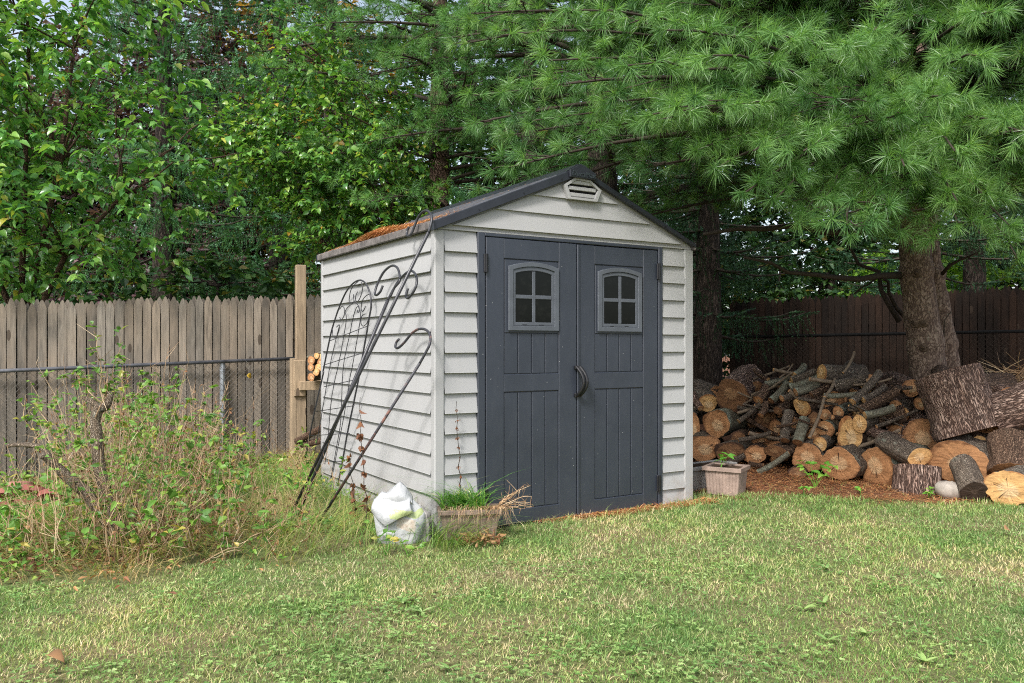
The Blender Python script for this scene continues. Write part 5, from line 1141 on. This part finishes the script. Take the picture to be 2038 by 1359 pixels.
def weeds():
    sb=MB(); lb=MB(); db=MB()
    x,y=scatter(3000,-6.5,-1.2,4.4,9.2); k=bedmask(x,y)&~insh(x,y,.08); x=x[k];y=y[k]; px,_=pix(x,y,0); 
    hf=.30+.55*np.exp(-((px-250)/190)**2)*np.clip((y-4.3)/1.2,0,1); k=rng.random(len(x))<np.where(px<470,.85,.16)*np.where((px<135)&(y>4.9),.10,1); x=x[k];y=y[k];hf=hf[k];px=px[k]
    for i in range(len(x)):
        a=np.array([x[i],y[i],gz1(x[i],y[i])]); h=hf[i]*rng.uniform(.35,1.45); e=a+[rng.normal()*.14*h*2,rng.normal()*.1,h]; p=arc(a,e,0,6,.01)
        dry=rng.random()<.62; sb.tube(p,np.linspace(.0028,.001,6),4,rng.random(),False)
        if dry:
            for k in range(5):
                j=rng.integers(2,6); dd=unit(rng.normal(size=3)*[.6,.6,.4]+[0,0,.9]); sb.tube([p[j],p[j]+dd*rng.uniform(.04,.15)],[.0014,.0007],3,rng.random(),False)
            m=4; k=rng.integers(1,6,m); leaves(db,p[k],rng.normal(size=(m,3)),rng.normal(size=(m,3)),.03,.015,.3,False,rng.random(m))
        else:
            m=int(8+h*22); k=rng.integers(1,6,m); leaves(lb,p[k]+rng.normal(size=(m,3))*.01,rng.normal(size=(m,3))*[1,1,.5],rng.normal(size=(m,3))*.4+[0,-.2,1],rng.uniform(.03,.075,m),rng.uniform(.018,.042,m),.15,True)
    o=sb.build("dry_stems",MAT['straw']); tag(o,"thicket of dry upright weed stems in front of the picket fence","weeds",kind="stuff")
    o=db.build("withered_leaves",MAT['deadleaf']); tag(o,"small withered leaves clinging to the dry weed stems","leaves",kind="stuff")
    # low leafy ground cover
    x,y=scatter(26000,-6.5,-.6,4.0,9.2); k=bedmask(x,y)&~insh(x,y,.05)&(vn(x*1.9,y*1.9,44)>.45)&~((pix(x,y,0)[0]<130)&(y>5.2)&(y<6.4)); x=x[k];y=y[k]; n=len(x); c=np.stack([x,y,gz(x,y)+rng.uniform(.02,.20,n)*vn(x*3,y*3,2)],1)
    leaves(lb,c,rng.normal(size=(n,3))*[1,1,.3],rng.normal(size=(n,3))*.4+[0,-.3,1],rng.uniform(.02,.045,n),rng.uniform(.014,.03,n),.12,True)
    o=lb.build("weed_leaves",MAT['weed']); tag(o,"low leafy weeds spreading through the overgrown bed","weeds",kind="stuff"); print("weedleaf",lb.n)
    mb=MB(); x,y=scatter(5000,-3.9,-3.0,4.15,5.0); k=rng.random(len(x))<vn(x*3,y*3,3)*1.3; x=x[k];y=y[k]; n=len(x); c=np.stack([x,y,gz(x,y)+rng.uniform(.03,.24,n)],1)
    leaves(mb,c,rng.normal(size=(n,3))*[1,1,.4],rng.normal(size=(n,3))*.4+[0,-.3,1],rng.uniform(.02,.04,n),rng.uniform(.012,.025,n),.15,True); o=mb.build("creeping_weed",MAT['brightweed']); tag(o,"bright green creeping weed in the lower left corner of the bed","weeds",kind="stuff")
    # brown leaf litter under the shrub
    mb=MB(); x=rng.normal(-2.6,.5,2600); y=rng.normal(5.0,.35,2600); n=len(x); c=np.stack([x,y,gz(x,y)+rng.uniform(.005,.05,n)],1)
    leaves(mb,c,rng.normal(size=(n,3))*[1,1,.3],rng.normal(size=(n,3))*.5+[0,0,1],rng.uniform(.03,.06,n),rng.uniform(.008,.02,n),.3,True); o=mb.build("leaf_litter",MAT['deadleaf']); tag(o,"brown dead leaves matted around the shrub's foot","leaf litter",kind="stuff")
weeds()

# ------------------------------------------------------------------ LAWN
def mulch(x,y):
    e=y+.16*x+(vn(x*2.4,y*2.4,6)-.5)*.5; return (e>6.85)&(x>.6)
def lawn():
    mb=MB()
    for (y0,y1,dens,hh,ww) in ((2.55,3.5,11500,(.014,.034),(.0024,.0045)),(3.5,4.6,8500,(.016,.038),(.0028,.0054)),(4.6,6.2,6000,(.018,.044),(.0032,.006)),(6.2,7.4,4200,(.022,.052),(.0036,.0065))):
        x0,x1=-.72*y1-.3,.72*y1+.3; n=int((x1-x0)*(y1-y0)*dens); x,y=scatter(n,x0,x1,y0,y1)
        k=~bedmask(x,y)&~insh(x,y,.03)&~(mulch(x,y)&(rng.random(n)>.035)); x=x[k];y=y[k]
        dry=vn(x*1.15,y*1.15,50)*.30+vn(x*4,y*4,51)*.35+vn(x*13,y*13,52)*.35; patch=.22*np.exp(-((x-2.75)**2/.55+(y-4.05)**2/.5))+.10*np.exp(-((x-.5)**2/.6+(y-4.3)**2/.3))+.08*np.exp(-((x+.5)**2/.5+(y-3.1)**2/.1)); dry=dry+patch
        k=rng.random(len(x))<np.clip(1.3-dry*.9,.3,1); x=x[k];y=y[k];dry=dry[k]; n=len(x)
        rt=np.stack([x,y,gz(x,y)-.003],1); az=rng.random(n)*6.28; h=rng.uniform(*hh,n)*(.75+.6*vn(x*3,y*3,53))
        near=(np.abs((x+.482)*-.52+(y-5.209)*.854+.12)<.12)&(x>.0)&(x<1.5); h=np.where(near&(rng.random(n)<.25),h*2.2,h)
        rd=np.clip((dry-.5)*1.2+.45+rng.normal(0,.24,n),0,1)
        blades(mb,rt,h,az,rng.uniform(.15,1.35,n),rng.uniform(*ww,n),rng.uniform(.05,.6,n),2,rd)
    o=mb.build("lawn_grass",MAT['lawn']); tag(o,"short mown lawn of mixed green and dry grass","grass",kind="stuff"); print("lawn verts",mb.n)
    mb=MB(); x,y=scatter(30000,-3.8,3.8,2.5,5.4); pc=.45*vn(x*1.6,y*1.6,60)+.55*vn(x*6,y*6,61)+.25*np.clip((3.5-y),0,1)-.1*(y>4.3); k=(~bedmask(x,y))&~insh(x,y,.03)&(rng.random(len(x))<np.clip((pc-.42)*1.6,0,1)); x=x[k];y=y[k]; n=len(x)
    c=np.stack([x,y,gz(x,y)+rng.uniform(.015,.04,n)],1); c3=np.repeat(c,3,0); a=np.repeat(rng.random(n)*6.28,3)+np.tile([0,2.09,4.19],n); d=np.stack([np.cos(a),np.sin(a),rng.normal(0,.15,3*n)+.1],1)
    leaves(mb,c3,d,rng.normal(size=(3*n,3))*.2+[0,0,1],.014,.013,.1,False,np.repeat(rng.random(n),3)); o=mb.build("clover",MAT['clover']); tag(o,"clover and small round weeds growing through the lawn","clover",kind="stuff"); print("clover",n)
    # broad plantain-like leaves scattered in the lawn
    mb=MB(); x,y=scatter(30,-3.2,3.4,2.6,4.4); k=(~bedmask(x,y))&(vn(x*1.2,y*1.2,70)>.55); x=x[k];y=y[k]
    for i in range(len(x)):
        m=6; a=rng.random(m)*6.28; c=np.tile([x[i],y[i],gz1(x[i],y[i])+.012],(m,1)); leaves(mb,c,np.stack([np.cos(a),np.sin(a),np.full(m,.45)],1),np.tile([0,0,1.],(m,1)),rng.uniform(.04,.08,m),.018,.12,True)
    o=mb.build("broadleaf_weeds",MAT['clover']); tag(o,"broad leaved weed rosettes dotted over the lawn","weeds",kind="stuff")
    # dry clippings
    mb=MB(); x,y=scatter(7000,-4,4,2.5,6.8); k=(~bedmask(x,y))&~insh(x,y,.03)&(rng.random(len(x))<vn(x*1.5,y*1.5,50)); x=x[k];y=y[k]; n=len(x); a=rng.random(n)*6.28
    c=np.stack([x,y,gz(x,y)+rng.uniform(.012,.035,n)],1); leaves(mb,c,np.stack([np.cos(a),np.sin(a),rng.normal(0,.25,n)],1),np.tile([0,0,1.],(n,1)),rng.uniform(.025,.07,n),.003,0,False); o=mb.build("dry_clippings",MAT['straw']); tag(o,"straw coloured grass clippings lying on the lawn","clippings",kind="stuff")
lawn()
def mulchneedles():
    mb=MB(); x,y=scatter(60000,.6,6.6,5.4,9.5); k=mulch(x,y)&~insh(x,y,.01); x=x[k];y=y[k]
    # strip in front of the doors
    t=rng.uniform(.75,2.35,2600); v=-np.abs(rng.normal(.05,.035,2600))*np.clip((t-.6),.2,1.2); x2=-.482+.854*t-.52*v; y2=5.209+.52*t+.854*v; k2=~insh(x2,y2,.0)
    x=np.concatenate([x,x2[k2]]); y=np.concatenate([y,y2[k2]]); n=len(x); a=rng.random(n)*6.28
    c=np.stack([x,y,gz(x,y)+rng.uniform(.002,.022,n)],1); leaves(mb,c,np.stack([np.cos(a),np.sin(a),rng.normal(0,.12,n)],1),np.tile([0,0,1.],(n,1)),rng.uniform(.05,.11,n),.0045,0,False)
    o=mb.build("pine_straw",MAT['needle_dead']); tag(o,"rusty pine straw covering the soil before the wood pile and doors","pine needles",kind="stuff"); print("straw",n)
mulchneedles()
# ------------------------------------------------------------------ SEEDLINGS AND LOOSE LEAVES
def seedling(p,label,n=14,h=.16,ls=.05,mat='brightweed'):
    root=empty("seedling",p); tag(root,label,"plant","seedlings and young weeds"); inv=Matrix.Translation(-Vector(p)); sb=MB(); lb=MB()
    for i in range(max(2,n//6)):
        e=np.array(p)+[rng.normal()*h*.4,rng.normal()*h*.4,h*rng.uniform(.7,1.1)]; q=arc(p,e,.01,5,.004); sb.tube(q,np.linspace(.003,.0012,5),4,.5,False)
        m=6; k=rng.integers(2,5,m); a=rng.random(m)*6.28; leaves(lb,q[k],np.stack([np.cos(a),np.sin(a),rng.normal(.1,.3,m)],1),rng.normal(size=(m,3))*.3+[0,-.5,1],rng.uniform(.7,1.2,m)*ls,rng.uniform(.5,.7,m)*ls,.15,True)
    sb.build("stem",MAT['brightweed'],root,M=inv); lb.build("leaves",MAT[mat],root,M=inv)
seedling(G(1622,972),"leafy seedling on the needles before the large front logs",24,.26,.065)
seedling(G(1600,985),"tiny seedling left of the leafy seedling near front logs",10,.09,.04)
seedling(Vector((p2.x-.05,p2.y+.08,z2+.2)),"green seedling growing in the small pinkish planter",14,.11,.06)
seedling(G(1848,992),"round leaved weed at the foot of the upright red stump",14,.07,.05)
seedling(G(1712,985),"small weed between the reddish log and the pointed log",8,.06,.035)
seedling(G(768,1105),"narrow leaved green weed growing before the white bag",22,.20,.05,'weed')
seedling(G(812,1108),"low green weed at the bag's right lower corner",14,.12,.05,'weed')
seedling(P(612,985,6.6),"bright green weed clump between the hook feet and trellis",26,.10,.05)
def looseleaf(p,mat,label,sz,tilt=(0,0,0)):
    mb=MB(); leaves(mb,np.array([[-sz/2,0,0]]),np.array([[1.,0,0]]),np.array([[0,0,1.]]),sz,sz*.6,.3,True,np.array([.75])); o=mb.build("fallen_leaf",MAT[mat],smooth=True,M=Matrix.Translation(p)@Matrix.Rotation(tilt[2],4,'Z')@Matrix.Rotation(tilt[0],4,'X')@Matrix.Rotation(tilt[1],4,'Y')); 
    o.modifiers.new("solid",'SOLIDIFY').thickness=.0006; tag(o,label,"leaf")
g=G(112,1326); looseleaf(g+Vector((0,0,.036)),'deadleaf',"curled tan fallen leaf on the lawn near the bottom left corner",.085,(.12,.06,-.4))
g=G(2005,1068); looseleaf(g+Vector((0,0,.05)),'deadleaf',"reddish brown fallen leaf on the lawn near the right edge",.075,(.7,.1,.5))
b=NB("yellow leaf"); MAT['yellow']=b.done((.62,.40,.05),.5,.3)
looseleaf(P(497,748,9.05),'yellow',"single yellow leaf caught in the chain link beside the steel post",.10,(1.4,.9,.3))
for i in range(14):
    x,y=rng.uniform(-1.0,3.2),rng.uniform(3.2,6.0)
    if insh(np.array([x]),np.array([y]),.1)[0]: continue
mb=MB(); p=SM@Vector((.12,-.36,0)); n=90; x=p.x+rng.normal(0,.09,n); y=p.y+rng.normal(0,.06,n); c=np.stack([x,y,gz(x,y)+rng.uniform(.01,.07,n)],1)
leaves(mb,c,rng.normal(size=(n,3))*[1,1,.6],rng.normal(size=(n,3)),rng.uniform(.03,.07,n),rng.uniform(.01,.02,n),.3,True,rng.uniform(.4,1,n)); o=mb.build("withered_leaves",MAT['deadleaf']); tag(o,"tuft of dry tan leaves on the ground before the overgrown planter","leaf litter",kind="stuff")
print("objects",len(bpy.data.objects),"verts",sum(len(m.vertices) for m in bpy.data.meshes))
